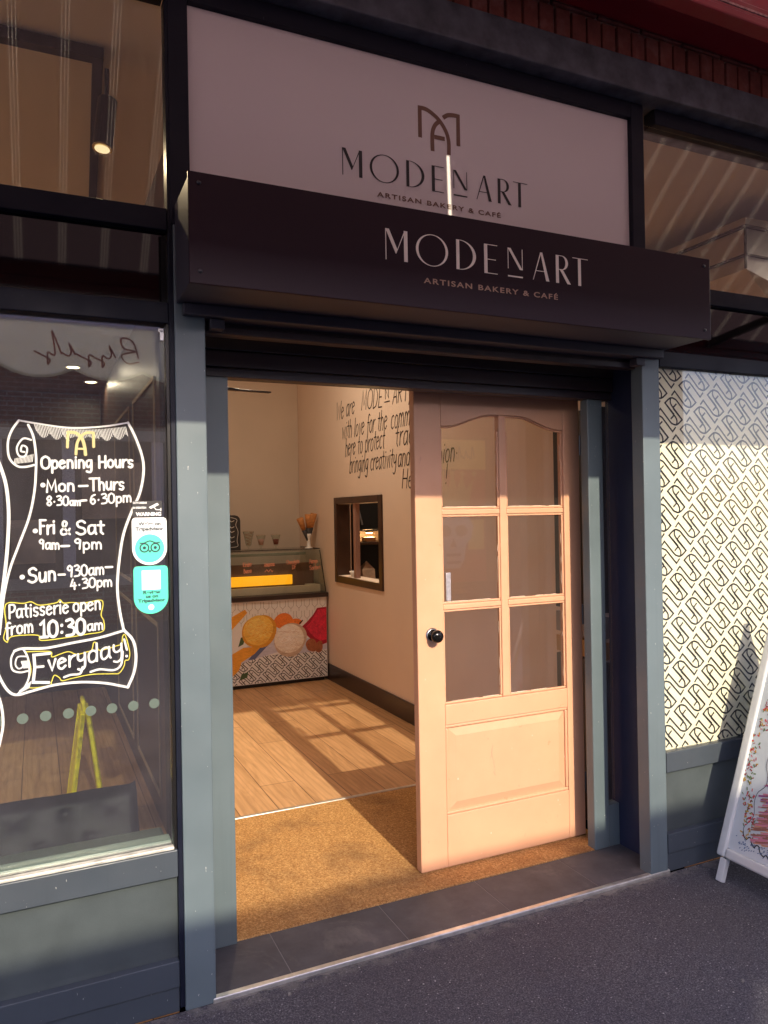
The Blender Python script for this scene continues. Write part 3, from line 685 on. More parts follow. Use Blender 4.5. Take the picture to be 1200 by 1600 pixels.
MB().prism(sticker_poly(.2675, .3690, 1.353, 1.207), 2.3966, 2.3982).build('backing', TEAL, t)
q = Draw((0, 2.3966, 0), (1, 0, 0), (0, 0, 1), (0, -1, 0), off=.0005); q.poly([(.2915, 1.281), (.3465, 1.281), (.3465, 1.340), (.2915, 1.340)]); q.build('white_square', STW, t); q = Draw((0, 2.3966, 0), (1, 0, 0), (0, 0, 1), (0, -1, 0), off=.0005); q.disc(.318, 1.2275, .0085); q.build('white_dot', STW, t)
font_text('Review', (.295, 2.3966, 1.2685), .0095, .051, NAVY, 'lettering', t, bold=.04)
font_text('us on', (.3025, 2.3966, 1.2565), .0095, .036, NAVY, 'lettering', t, bold=.04)
font_text('Tripadvisor', (.2795, 2.3966, 1.2435), .0095, .080, NAVY, 'lettering', t, bold=.04)
t = thing('window_sticker', 'small black camera warning sticker above the white owl sticker', 'sticker', (.312, 2.395, 1.505), 'stickers on the left window')
MB().box(.268, .3545, 2.3968, 2.3982, 1.5035, 1.5515).build('backing', CHARC, t)
font_text('WARNING', (.277, 2.3968, 1.5065), .0105, .0745, STW, 'lettering', t, bold=.04)
q = Draw((0, 2.3968, 0), (1, 0, 0), (0, 0, 1), (0, -1, 0), off=.0005)
q.poly([(.3155, 1.5325), (.3405, 1.5455), (.3455, 1.5395), (.3215, 1.5275)]); q.stroke([(.332, 1.531), (.337, 1.5245), (.351, 1.5245)], .0024); q.stroke([(.351, 1.521), (.351, 1.529)], .0024)
q.build('camera_symbol', STW, t)
font_text('CCTV CAMERAS', (.2695, 2.3968, 1.5435), .0055, .040, STW, 'lettering', t, bold=.04)
font_text('IN OPERATION', (.2695, 2.3968, 1.5285), .0055, .038, STW, 'lettering', t, bold=.04)

# right bay
RB = window_bay(2.3665, X1, 'right shop window covered by cream film with black monogram pattern', False)
m = MB(); m.box(2.3625, 2.366, 2.38, 2.43, .0, 2.10); m.build('gasket', MATTEBLK, RB)
MB().box(2.3665, X1, 2.391, 2.397, .486, 2.0925).build('outer_pane', GLASSR, RB)
MB().box(2.302, X1, 2.398, 2.404, 2.447, 3.1015).build('transom_pane', GLASST, RB)
MB().box(2.3865, X1, 2.398, 2.404, 2.158, 2.377).build('spandrel_pane', BLACKGL, RB)
FM = MB().box(2.3667, 4.6, 2.402, 2.406, .4855, 2.0925).build('film', FILMW, RB)
PU = [[(3, -13), (-48, 34), (-25, 52), (-7, 57), (15, 50)], [(15, 50), (74, -9), (92, 11)], [(-16, 54), (-18, 39), (-11, 25), (3, 11)], [(3, 11), (49, -35)], [(0, 18), (17, 33)]]
def monogram(dr, rect, k, w, a, c, org, wob=0):
    dr.clip = rect
    x0, x1, y0, y1 = rect
    for i in range(-60, 61):
        for j in range(-60, 61):
            ox = org[0] + (a[0]*i + c[0]*j)*k; oy = org[1] + (a[1]*i + c[1]*j)*k
            if not (x0-.15 < ox < x1+.15 and y0-.15 < oy < y1+.15): continue
            for sgn in (1, -1):
                for q, st in enumerate(PU):
                    p = [(ox+sgn*u/1000*k, oy+sgn*v/1000*k) for u, v in st]
                    if q == 0: p = [p[0], p[1]] + crom(p[1:], 4)[1:]
                    elif q == 2: p = crom(p, 4)
                    dr.stroke(p, w, False, False)
    dr.clip = None
d_ = Draw((0, 2.402, 0), (1, 0, 0), (0, 0, 1), (0, -1, 0), off=.0008)
monogram(d_, (2.372, 4.2, .4875, 2.091), 1.0, .0072, (.0815, .0775), (.1660, -.0315), (2.5616, 1.4315))
d_.build('monogram_print', FILMK, FM)

# ------------------------------------------------------------------ door frame and door
t = thing('door_frame', 'dark slate frame around the open doorway with narrow glazed side strip', 'door frame', (1.4, 2.68, 0))
MB().box(.4995, .622, 2.64, 2.72, .0, 1.989).build('left_jamb', PAINT, t, .003)
m = MB(); m.box(.4995, 2.36, 2.64, 2.72, 2.086, 2.42); m.build('header', M('brown black header paint', (.030, .022, .026), .4, 0, .1, 4), t, .003)
m = MB(); m.box(.4995, 2.36, 2.646, 2.72, 2.027, 2.083); m.build('header_rail', M('plum black rail paint', (.040, .030, .038), .4, 0, .1, 4), t, .003)
m = MB(); m.box(.4995, 2.36, 2.655, 2.72, 1.992, 2.024); m.build('door_stop', M('plum black stop paint', (.045, .034, .042), .4, 0, .1, 4), t, .003)
MB().box(2.218, 2.300, 2.650, 2.70, .0, 1.989).build('right_post', PAINT, t, .004)
m = MB(); m.box(2.301, 2.361, 2.653, 2.70, .0, .185); m.build('kick_panel', PAINT, t, .002)
MB().box(2.301, 2.361, 2.680, 2.686, .186, 1.99).build('side_pane', GLASS, t)
m = MB(); m.bar((.64, 2.88, 1.993), (.72, 2.90, 1.990), .022, .010); m.bar((.70, 2.90, 1.99), (.86, 2.93, 1.992), .024, .006); m.box(.624, .668, 2.86, 2.90, 1.962, 1.984)
m.build('closer_arm', DKSTEEL, t, .002)

DY0, DY1 = 2.790, 2.834
D = thing('door', 'dusty pink panelled door with six panes and round black knob', 'door', (2.28, 2.81, 0))
xl, xr, xa, xb = 1.430, 2.284, 1.556, 2.192
zb = .008; zt = 2.018
def arch(x):
    tt = abs(x-(xa+xb)/2)/((xb-xa)/2)
    s = min(1, max(0, (1-tt-.06)/.72)); s = s*s*(3-2*s)
    return 1.866+.056*s
m = MB(); m.box(xl, xa, DY0, DY1, zb, zt); m.box(xb, xr, DY0, DY1, zb, zt); m.build('stiles', DOORM, D, .004)
m = MB(); n = 28
poly = [(xa+.0006+(xb-xa-.0012)*i/n, arch(xa+(xb-xa)*i/n)) for i in range(n+1)] + [(xb-.0006, zt-.001), (xa+.0006, zt-.001)]
m.prism(poly, DY0+.0005, DY1-.0005); m.build('top_rail', DOORM, D, .002)
m = MB(); m.box(xa+.0006, xb-.0006, DY0+.0005, DY1-.0005, .604, .690); m.build('lock_rail', DOORM, D, .003)
m = MB(); m.box(xa+.0006, xb-.0006, DY0+.0005, DY1-.0005, zb, .226); m.build('bottom_rail', DOORM, D, .003)
xm0, xm1 = 1.848, 1.884
m = MB(); m.box(xm0, xm1, DY0+.004, DY1-.004, .6905, 1.924)
for z0, z1 in ((1.088, 1.112), (1.490, 1.514)): m.box(xa+.001, xm0-.0006, DY0+.005, DY1-.005, z0, z1); m.box(xm1+.0006, xb-.001, DY0+.005, DY1-.005, z0, z1)
m.build('glazing_bars', DOORM, D, .005, seg=3)
gx = ((xa, xm0), (xm1, xb)); gz = ((.690, 1.088), (1.112, 1.490), (1.514, 0))
bead = MB(); put = Draw((0, 2.806, 0), (1, 0, 0), (0, 0, 1), (0, -1, 0), off=.0)
for (a, b) in gx:
    for (z0, z1) in gz:
        if z1: poly = [(a+.0015, z0+.001), (b-.0015, z0+.001), (b-.0015, z1-.001), (a+.0015, z1-.001)]
        else: poly = [(a+.0015, z0+.001), (b-.0015, z0+.001)] + [(b-.0015-(b-a-.003)*i/14, arch(b-.0015-(b-a-.003)*i/14)-.001) for i in range(15)]
        MB().prism(poly, 2.8095, 2.8135).build('pane', GLASSD, D)
        w = .009; y0 = 2.799
        bead.box(a+.0008, b-.0008, y0, 2.808, z0+.0008, z0+w)
        zz = z1 or 1.862
        bead.box(a+.0008, a+w, y0, 2.808, z0+w+.0006, zz-w-.0006); bead.box(b-w, b-.0008, y0, 2.808, z0+w+.0006, zz-w-.0006)
        if z1: bead.box(a+.0008, b-.0008, y0, 2.808, z1-w, z1-.0008)
        else:
            for i in range(14):
                xx0 = a+.001+(b-a-.002)*i/14; xx1 = a+.001+(b-a-.002)*(i+1)/14
                bead.prism([(xx0, arch(xx0)-w), (xx1, arch(xx1)-w), (xx1, arch(xx1)-.001), (xx0, arch(xx0)-.001)], y0, 2.808)
        # flaking putty along the glass edge
        for k in range(10):
            xs = random.uniform(a+w, b-w-.05); L = random.uniform(.02, .09)
            xs2 = min(b-w, xs+L); zc = z0+w+.001 if k % 2 else (zz-w-.001 if z1 else z0+w+.001)
            put.stroke([(xs, zc), ((xs+xs2)/2, zc+random.uniform(-.001, .001)), (xs2, zc)], random.uniform(.0008, .0020), cap=False)
        for k in range(8):
            zs = random.uniform(z0+w, zz-w-.06); xx = a+w+.001 if k % 2 else b-w-.001
            put.stroke([(xx, zs), (xx+random.uniform(-.001, .001), zs+random.uniform(.02, .06))], random.uniform(.0006, .0014), cap=False)
bead.build('glazing_beads', DOORM, D, .003)
put.off = 0; put.build('putty', PUTTY, D)
m = MB(); px0, px1, pz0, pz1 = xa, xb, .226, .604
m.box(px0+.0006, px1-.0006, 2.804, 2.822, pz0+.0006, pz1-.0006)
i1, i2 = .016, .050
v = [(px0+i1, 2.8035, pz0+i1), (px1-i1, 2.8035, pz0+i1), (px1-i1, 2.8035, pz1-i1), (px0+i1, 2.8035, pz1-i1), (px0+i2, 2.794, pz0+i2), (px1-i2, 2.794, pz0+i2), (px1-i2, 2.794, pz1-i2), (px0+i2, 2.794, pz1-i2)]
m.add(v, [(4, 5, 6, 7), (0, 1, 5, 4), (1, 2, 6, 5), (2, 3, 7, 6), (3, 0, 4, 7)])
for (a0, a1, b0, b1) in ((px0+.001, px1-.001, pz0+.001, pz0+.013), (px0+.001, px1-.001, pz1-.013, pz1-.001)): m.box(a0, a1, 2.793, 2.8036, b0, b1)
for (a0, a1) in ((px0+.001, px0+.013), (px1-.013, px1-.001)): m.box(a0, a1, 2.793, 2.8036, pz0+.0135, pz1-.0135)
m.build('raised_panel', DOORM, D, .004)
k = MB(); k.lathe([(0, 0), (.026, 0), (.026, -.004), (.021, -.008), (.011, -.011), (.010, -.022), (.013, -.028), (.023, -.034), (.027, -.044), (.025, -.054), (.017, -.061), (.006, -.064), (0, -.0645)], (1.498, DY0, .990), 'y', 28)
kb = k.build('knob', KNOB, D, smooth=True)
MB().lathe([(.030, .0005), (.030, -.003), (.024, -.006)], (1.498, DY0, .990), 'y', 28).build('rose', STEEL, kb, smooth=True)
k = MB()
for z in (.25, 1.02, 1.80): k.tube([(2.289, 2.792, z-.045), (2.289, 2.792, z+.045)], .006)
k.build('hinges', DKSTEEL, D, smooth=False)
MB().box(1.576, 1.600, 2.8015, 2.8085, 1.125, 1.245).build('pull_plate', LEAD, D, .002)

# ------------------------------------------------------------------ doorstep, doormat, floor strip
t = thing('doorstep', 'dark slate tiled doorstep with worn aluminium edge trim', 'doorstep', (1.38, 2.5, 0))
xs = [.494, .742, 1.172, 1.600, 2.020, 2.368]
for a, b in zip(xs, xs[1:]):
    MB().box(a+.0017, b-.0017, 2.392, 2.655, -.02, 0).build('tile', TILE, t, .001)
MB().box(.494, 2.366, 2.388, 2.655, -.03, -.0012).build('grout', M('pale grout', (.20, .19, .18), .9, 0, .1), t)
MB().box(.480, 2.372, 2.366, 2.3905, -.02, .0035).build('edge_trim', TRIM, t, .005, seg=3)
rr_ = random.Random(11)
def smear(x0, x1, w):
    n = 40; top_ = [(x0+(x1-x0)*i/n, 2.3655) for i in range(n+1)]
    bot_ = [(x, 2.3655-w*(.35+.65*rr_.random())*math.sin(math.pi*(i+.5)/(n+1))**.5) for i, (x, _) in enumerate(top_)]
    m = MB(); m.add([(x, y, -.0105) for x, y in top_]+[(x, y, -.0105) for x, y in bot_], [(i, i+1, n+2+i, n+1+i) for i in range(n)]); return m
CEM = M('pale cement smear', (.21, .19, .165), .95, 0, .3, 40, 90, .6)
smear(1.75, 2.40, .030).build('cement_edge', CEM, t)
smear(.46, 1.2, .016).build('cement_edge', CEM, t)
single('doormat', MB().box(.60, 2.33, 2.657, 3.712, -.03, .004), COIR, 'brown coir doormat filling the entrance floor under the pink door', 'doormat', .003)
single('threshold_strip', MB().box(.60, 2.42, 3.711, 3.733, .0, .008), TRIM, 'thin metal strip between doormat and wooden floor', 'floor strip', .003)

# ------------------------------------------------------------------ interior walls
t = thing('side_wall', 'cream wall inside the doorway with black handwritten lettering and a serving hatch', 'wall', (2.48, 5, 0))
hy0, hy1, hz0, hz1 = 5.33, 6.22, .965, 1.59
m = MB(); m.box(2.42, 2.54, 2.73, hy0, 0, 3.3); m.box(2.42, 2.54, hy1, 8.3, 0, 3.3); m.box(2.42, 2.54, hy0, hy1, 0, hz0); m.box(2.42, 2.54, hy0, hy1, hz1, 3.3)
m.build('plaster', WALLC, t)
MB().box(2.402, 2.4195, 2.74, 7.28, .0, .146).build('skirting', SKIRT, t, .004)
m = MB(); m.box(2.405, 2.535, 5.268, 5.33, .905, 1.648); m.box(2.405, 2.535, 6.215, 6.278, .905, 1.648); m.box(2.405, 2.535, 5.3305, 6.2145, 1.592, 1.648); m.box(2.405, 2.535, 5.3305, 6.2145, .905, .963)
hf = m.build('hatch_frame', HATCHF, t, .003)
MB().box(2.43, 2.47, 5.842, 5.895, .9635, 1.5915).build('mullion', M('pinkish mullion paint', (.35, .20, .16), .5), hf, .002)
WD = Draw((2.42, 0, 0), (0, -1, 0), (0, 0, 1), (-1, 0, 0), off=.001)
lw = .0098
for tx, ya_, yb_, za, zb_, cap in (('We are', 6.215, 5.80, 2.325, 2.335, .150), ('MODE', 5.655, 5.25, 2.343, 2.318, .155), ('ART,', 5.06, 4.765, 2.315, 2.300, .135),
        ('with love for the', 6.09, 5.17, 2.150, 2.140, .150), ('commu', 5.10, 4.72, 2.132, 2.128, .150), ('here to protect', 6.02, 5.22, 1.995, 2.000, .150), ('trad', 5.03, 4.74, 1.995, 1.995, .150),
        ('bringing creativity', 5.93, 5.02, 1.850, 1.845, .140), ('and', 4.99, 4.80, 1.845, 1.842, .140), ('He', 4.93, 4.76, 1.685, 1.680, .135), ('nion.', 4.385, 4.13, 1.825, 1.825, .130), ('!', 4.30, 4.26, 1.690, 1.690, .125)):
    hand(WD, tx, -ya_, za, -yb_, zb_, cap, lw, .2, .3)
hand(WD, 'N', -5.19, 2.372, -5.12, 2.370, .075, .010, .0); WD.stroke([(-5.20, 2.345), (-5.11, 2.342)], .009)
WD.build('wall_lettering', INK, t)
t = thing('wall_cabinet', 'narrow dark cabinet on the wall behind the glazed side strip', 'cabinet', (2.40, 2.95, 0))
MB().box(2.372, 2.4195, 2.76, 3.10, 1.02, 1.98).build('upper_case', MATTEBLK, t, .003)
MB().box(2.372, 2.4195, 2.76, 3.10, .90, 1.0).build('middle_case', M('grey cabinet paint', (.25, .23, .24), .5), t, .003)
MB().box(2.372, 2.4195, 2.76, 3.10, .80, .88).build('wood_front', M('honey wood', (.45, .27, .10), .5), t, .003)
MB().box(2.372, 2.4195, 2.76, 3.10, .15, .79).build('lower_case', M('dark grey cabinet paint', (.05, .05, .055), .4), t, .003)
single('back_wall', MB().box(-3.4, 2.418, 7.28, 7.40, 0, 3.3), WALLC2, 'pale plaster wall behind the ice cream counter', 'wall')
t = thing('partition_wall', 'dark brown panelled partition seen through the left window', 'wall', (.58, 5, 0))
MB().box(.56, .615, 2.73, 7.279, 0, 3.3).build('plaster', WALLC, t); 
MB().box(.545, .559, 2.73, 7.279, 0, 3.14).build('panelling', DARKW, t)
m = MB()
for a, b in ((2.95, 3.65), (3.85, 4.75), (4.95, 5.9)):
    for z0, z1 in ((.12, .98), (1.1, 2.2)):
        for q in ((a, b, z0, z0+.02), (a, b, z1-.02, z1)): m.box(.538, .5445, *q)
        m.box(.538, .5445, a, a+.02, z0+.021, z1-.021); m.box(.538, .5445, b-.02, b, z0+.021, z1-.021)
m.build('panel_moulding', M('cream moulding', (.45, .36, .24), .5), t)
single('bulkhead', MB().box(-3.4, .544, 4.601, 7.279, 2.62, 3.15), M('dim brown bulkhead', (.16, .11, .085), .7), 'lowered brown ceiling section deep inside the left window', 'bulkhead')
single('rear_panelling', MB().box(-3.4, .544, 7.2, 7.279, 0, 2.61), DARKW, 'dark panelling at the back of the room behind the left window', 'wall panel')
single('end_wall', MB().box(-3.5, -3.4, 2.45, 7.4, 0, 3.25), WALLC, 'cream wall far left inside the room', 'wall')
t = thing('kitchen_wall', 'beige kitchen walls behind the right window', 'wall', (5, 6.5, 0))
m = MB(); m.box(2.545, X1, 6.95, 7.05, 0, 3.25); m.box(X1-.1, X1, 2.45, 6.499, 0, 3.25); m.build('plaster', CEILM, t)
single('window_blockout', MB().box(2.545, 6.0, 2.44, 2.452, 0, 2.15), M('grey boarding', (.12, .11, .10), .8), 'grey boarding behind the patterned film of the right window', 'board')

# ------------------------------------------------------------------ ice cream counter
F = thing('ice_cream_counter', 'glass topped ice cream counter with printed scoops on its white front', 'counter', (1.3, 6.8, 0))
cx0, cx1, cy0, cy1 = .66, 2.394, 6.47, 7.2
MB().box(cx0+.02, cx1-.02, cy0+.03, cy1, .0, .034).build('plinth', MATTEBLK, F)
FB = MB().box(cx0, cx1, cy0, cy1, .035, .757).build('body', WHITEP, F, .003)
MB().box(cx0-.01, cx1+.012, cy0-.018, cy1, .758, .797).build('counter_edge', SKIRT, F, .003)
MB().box(cx0+.05, cx1-.12, cy0+.16, cy1-.05, .80, .805).build('well', M('steel well', (.35, .30, .25), .4, .6), F)
m = MB(); m.box(cx0, cx1-.02, cy0+.10, cy0+.14, .797, .86); m.box(cx1-.12, cx1-.02, cy0+.15, cy1-.06, .797, .86); m.build('well_rim', M('cream plastic rim', (.66, .58, .45), .4), F, .003)
gz0, gz1 = .80, 1.176
m = MB(); m.add([(cx0, cy0+.004, gz0), (cx1, cy0+.004, gz0), (cx1, cy0+.15, gz1), (cx0, cy0+.15, gz1), (cx0, cy0+.010, gz0), (cx1, cy0+.010, gz0), (cx1, cy0+.156, gz1), (cx0, cy0+.156, gz1)],
      [(0, 1, 2, 3), (7, 6, 5, 4), (0, 4, 5, 1), (1, 5, 6, 2), (2, 6, 7, 3), (3, 7, 4, 0)]); m.build('front_glass', GLASSC, F)
m = MB(); m.add([(cx1-.006, cy0+.012, gz0), (cx1-.006, cy1-.02, gz0), (cx1-.006, cy1-.02, gz1), (cx1-.006, cy0+.158, gz1), (cx1, cy0+.012, gz0), (cx1, cy1-.02, gz0), (cx1, cy1-.02, gz1), (cx1, cy0+.158, gz1)],
      [(0, 1, 2, 3), (7, 6, 5, 4), (0, 4, 5, 1), (1, 5, 6, 2), (2, 6, 7, 3), (3, 7, 4, 0)]); m.build('end_glass', GLASSC, F)
MB().box(cx0, cx1, cy0+.15, cy1-.02, 1.177, 1.185).build('top_glass', GLASSC, F)
m = MB(); m.bar((cx0, cy0+.165, 1.150), (cx1-.14, cy0+.165, 1.150), .03, .025); m.build('lamp_housing', M('grey green rail', (.22, .26, .22), .35, .4), F, .003)
m = MB(); m.bar((cx1-.003, cy0+.006, gz0), (cx1-.003, cy0+.153, gz1), .006); m.bar((cx0, cy0+.153, 1.19), (cx1, cy0+.153, 1.19), .006); m.bar((cx1-.003, cy0+.153, 1.19), (cx1-.003, cy1-.02, 1.19), .006); m.build('edge_strip', MATTEBLK, F)
m = MB(); m.box(cx0+.02, 2.15, 6.70, 6.72, .865, .955); m.build('lit_strip', HAMB, F, .008)
m = MB(); m.box(cx0+.02, cx1-.03, 6.725, 6.75, .8, 1.06); m.build('back_screen', M('smoky screen', (.16, .10, .08), .4), F)
ORP = M('orange chalk pen', (.80, .32, .20), .7)
GP = lambda z: cy0+.004+(z-gz0)/(gz1-gz0)*.146
sl_ = math.atan2(.146, gz1-gz0)
q = Draw((0, GP(1.0), 1.0), (1, 0, 0), (0, math.sin(sl_), math.cos(sl_)), (0, -math.cos(sl_), math.sin(sl_)), off=.002)
for tx, x0, x1, z in (('Kinder', 1.655, 1.735, .055), ('Bueno', 1.655, 1.725, -.005), ('Amarena', 1.845, 1.94, .048), ('Chocolate', 2.055, 2.175, .062), ('DF', 2.10, 2.14, .012), ('Mango', 2.27, 2.35, .060), ('Sorbet', 2.265, 2.37, -.002)):
    hand(q, tx, x0, z, x1, z+.006, .040, .0040, .1); q.build('flavour_name', ORP, F); q = Draw((0, GP(1.0), 1.0), (1, 0, 0), (0, math.sin(sl_), math.cos(sl_)), (0, -math.cos(sl_), math.sin(sl_)), off=.002)
q.stroke([(1.845+.011*i, .0+.010*((i*7) % 3)) for i in range(8)], .005, True)
q.build('flavour_name', ORP, F)
# printed front: pattern, then fruit and scoops
def prn(name, col, sc, amp=.35, streak=True):
    m, nt, b = new_mat(name)
    f = noise(nt, objco(nt, (22, 1, 70) if streak else (40, 40, 40)), 1, 5, .6, 1.2)
    f2 = noise(nt, objco(nt), 14, 4)
    c = ramp(nt, f, [(.3, tuple(x*(1-amp) for x in col)), (.6, col), (.8, tuple(min(1, x*1.25+.03) for x in col))])
    nt.links.new(mixc(nt, .25, c, ramp(nt, f2, [(.3, tuple(x*.75 for x in col)), (.7, tuple(min(1, x*1.1) for x in col))])), b.inputs['Base Color']); b.inputs['Roughness'].default_value = .4
    return m
FF = ((0, cy0, 0), (1, 0, 0), (0, 0, 1), (0, -1, 0))
q = Draw(*FF, off=.0008)
monogram(q, (cx0+.01, cx1-.006, .04, .275), .86, .0062, (.0815, .0775), (.1660, -.0315), (1.9, .15)); q.build('monogram_print', FILMK, FB)
q = Draw(*FF, off=.0008); x = cx0+.02
while x < cx1-.02:
    for zz in (.60, .70):
        q.stroke([(x, zz+.045), (x, zz-.005), (x+.025, zz-.03)], .0026, cap=False); q.stroke([(x+.05, zz+.045), (x+.05, zz-.005), (x+.025, zz-.03)], .0026, cap=False); q.stroke([(x+.025, zz-.03), (x+.025, zz-.055)], .0026, cap=False)
    x += .075
q.build('line_print', M('grey print ink', (.20, .17, .15), .5), FB)
def blob(dr, cx, cz, r, n=40, amp=.05, seed=0, sq=1):
    rr = random.Random(seed); ph = [rr.uniform(0, 6.28) for _ in range(4)]
    dr.poly([(cx+r*(1+amp*sum(math.sin((k+2)*2*math.pi*i/n*1+ph[k])/(k+1) for k in range(4)))*math.cos(2*math.pi*i/n), cz+sq*r*(1+amp*sum(math.sin((k+2)*2*math.pi*i/n+ph[k])/(k+1) for k in range(4)))*math.sin(2*math.pi*i/n)) for i in range(n)])
def layer(off, name, mat, fn):
    q = Draw(*FF, off=off); fn(q)
    if name in ('cloth_print', 'mango_print', 'leaf_print', 'citrus_print', 'nut_print'):
        for f in q.mb.f:
            m = MB(); m.add([q.mb.v[i] for i in f], [tuple(range(len(f)))]); m.build(name, mat, FB)
    else: q.build(name, mat, FB)
layer(.0014, 'cloth_print', prn('printed pale cloth', (.62, .62, .72), 1, .25), lambda q: (q.poly([(1.50, .30), (1.58, .22), (1.75, .26), (1.95, .30), (2.05, .26), (2.39, .28), (2.39, .38), (1.9, .42), (1.62, .36)]), q.poly([(1.62, .27), (1.86, .40), (1.9, .44), (1.72, .42)])))
layer(.0018, 'spoon_print', M('printed blue shadow', (.10, .13, .26), .5), lambda q: q.poly([(1.66, .25), (1.72, .25), (1.88, .40), (1.84, .44)]))
layer(.0020, 'mango_print', prn('printed mango slice', (.90, .40, .04), 1, .3), lambda q: (q.poly([(1.50, .10), (1.58, .17), (1.62, .29), (1.60, .34), (1.52, .26)]), q.poly([(1.54, .20), (1.72, .30), (1.78, .36), (1.62, .36), (1.50, .30)]), q.poly([(1.36, .5), (1.52, .52), (1.66, .66), (1.64, .69), (1.50, .62)]), q.poly([(.8, .3), (1.3, .5), (1.3, .3)])))
layer(.0024, 'leaf_print', M('printed green leaf', (.05, .10, .03), .5), lambda q: (q.poly([(1.575, .37), (1.62, .39), (1.645, .46), (1.60, .45)]), q.poly([(1.58, .08), (1.65, .10), (1.66, .15), (1.60, .13)])))
layer(.0026, 'citrus_print', prn('printed orange citrus', (.92, .25, .04), 1, .35, False), lambda q: (blob(q, 1.985, .565, .085, amp=.04, seed=3, sq=.85), blob(q, 2.09, .545, .06, amp=.06, seed=4, sq=.6)))
def scoop(off, nm, cx, cz, r, dark, main, light, seed, clipx=9):
    rr = random.Random(seed)
    layer(off, 'scoop_print', prn('printed '+nm+' edge', dark, 1, .3), lambda q: blob(q, cx, cz, r, amp=.04, seed=seed, sq=.97))
    layer(off+.0003, 'scoop_print', prn('printed '+nm, main, 1, .3), lambda q: blob(q, cx-.010, cz+.012, r*.88, amp=.02, seed=seed+1, sq=.97))
    layer(off+.0004, 'scoop_print', prn('printed '+nm+' middle', tuple((a+b)/2 for a, b in zip(main, light)), 1, .25), lambda q: blob(q, cx-.034, cz+.040, r*.56, amp=.06, seed=seed+3, sq=.92))
    def ridges(q, n, lo, hi):
        for _ in range(n):
            a = rr.uniform(lo, hi); z = cz+a*r; hw = r*.84*math.sqrt(max(.05, 1-a*a))
            x0 = cx+rr.uniform(-hw, hw*.5); L = rr.uniform(.2, .7)*hw
            x1 = min(x0+L, cx+hw)
            pts = [(x0+(x1-x0)*t/6, z+.006*math.sin(t*1.3+seed+a*20)-.010*((t-3)/3)**2) for t in range(7)]
            q.stroke(pts, [.001, .003, .0038, .003, .001][:5] if False else .0026, True, False, 3)
    layer(off+.0005, 'ridge_print', M('printed '+nm+' crease', dark, .5), lambda q: ridges(q, 42, -.85, .6))
    layer(off+.0006, 'ridge_print', M('printed '+nm+' crest', light, .5), lambda q: ridges(q, 46, -.5, .85))
scoop(.0030, 'mango sorbet', 1.765, .49, .152, (.80, .36, .03), (1.0, .60, .10), (1.0, .74, .22), 1)
layer(.0030, 'scoop_print', prn('printed raspberry sorbet', (.42, .01, .035), 1, .4), lambda q: (q.poly([(2.26, .60), (2.30, .66), (2.39, .665), (2.39, .34), (2.33, .32), (2.26, .36), (2.19, .43), (2.15, .50), (2.20, .54)]),))
layer(.0033, 'scoop_print', prn('printed raspberry top', (.78, .03, .08), 1, .5, False), lambda q: (q.poly([(2.27, .59), (2.31, .645), (2.388, .65), (2.388, .37), (2.33, .36), (2.28, .39), (2.23, .44), (2.19, .50), (2.23, .53)]),))
scoop(.0036, 'vanilla ice cream', 2.045, .395, .152, (.66, .50, .36), (.95, .86, .72), (1, .95, .86), 2)
layer(.0048, 'nut_print', prn('printed walnut', (.42, .14, .06), 1, .6, False), lambda q: (blob(q, 2.24, .33, .055, amp=.12, seed=5), blob(q, 2.31, .31, .045, amp=.14, seed=6)))
layer(.0050, 'vanilla_pod_print', FILMK, lambda q: q.poly([(2.125, .535), (2.16, .565), (2.165, .555), (2.135, .525)]))

# things standing on the counter
def sundae(x, h, r, label):
    t = thing('sundae_glass', label, 'glass', (x, 6.74, 1.186), 'sundae glasses on the ice cream counter')
    z = 1.186
    MB().lathe([(0, 0), (r*.7, 0), (r*.65, .006), (.006, .014), (.006, .03), (r*.45, .045), (r, h), (r-.003, h), (r*.42, .05), (0, .046)], (x, 6.74, z), 'z', 20).build('bowl', GLASSC, t, smooth=True)
    MB().lathe([(r+.001, h-.003), (r+.002, h), (r-.002, h+.001)], (x, 6.74, z), 'z', 20).build('rim', M('pale rim '+str(x), (.55, .42, .33), .3), t, smooth=True)
    return t
a = sundae(1.752, .178, .052, 'tallest sundae glass standing next to the chalk menu board on the counter')
sp_ = MB(); sp_.tube([(1.752+.012*math.cos(i*.9)*(1+i*.08), 6.74+.012*math.sin(i*.9)*(1+i*.08), 1.235+i*.004) for i in range(30)], .0035, 6); sp_.build('spiral_decoration', M('caramel glass', (.40, .25, .18), .3), a)
b_ = sundae(1.868, .140, .046, 'middle sundae glass on the counter with a pink filling')
MB().lathe([(0, .05), (.020, .05), (.030, .10), (0, .105)], (1.868, 6.74, 1.186), 'z', 16).build('filling', M('pink cream', (.62, .36, .32), .6), b_, smooth=True)
c_ = sundae(2.008, .142, .046, 'sundae glass with a dark red filling nearest the wafer cones')
MB().lathe([(0, .05), (.020, .05), (.030, .095), (0, .10)], (2.008, 6.74, 1.186), 'z', 16).build('filling', M('dark red sauce', (.22, .04, .025), .4), c_, smooth=True)
t = thing('cone_holder', 'white cone stand holding wafer cones in printed sleeves on the counter', 'cone holder', (2.318, 6.72, 1.186))
MB().lathe([(0, 0), (.040, 0), (.036, .01), (.018, .02), (.016, .09), (.026, .12), (.026, .14), (0, .14)], (2.318, 6.72, 1.186), 'z', 20).build('stem', WHITEP, t, smooth=True)
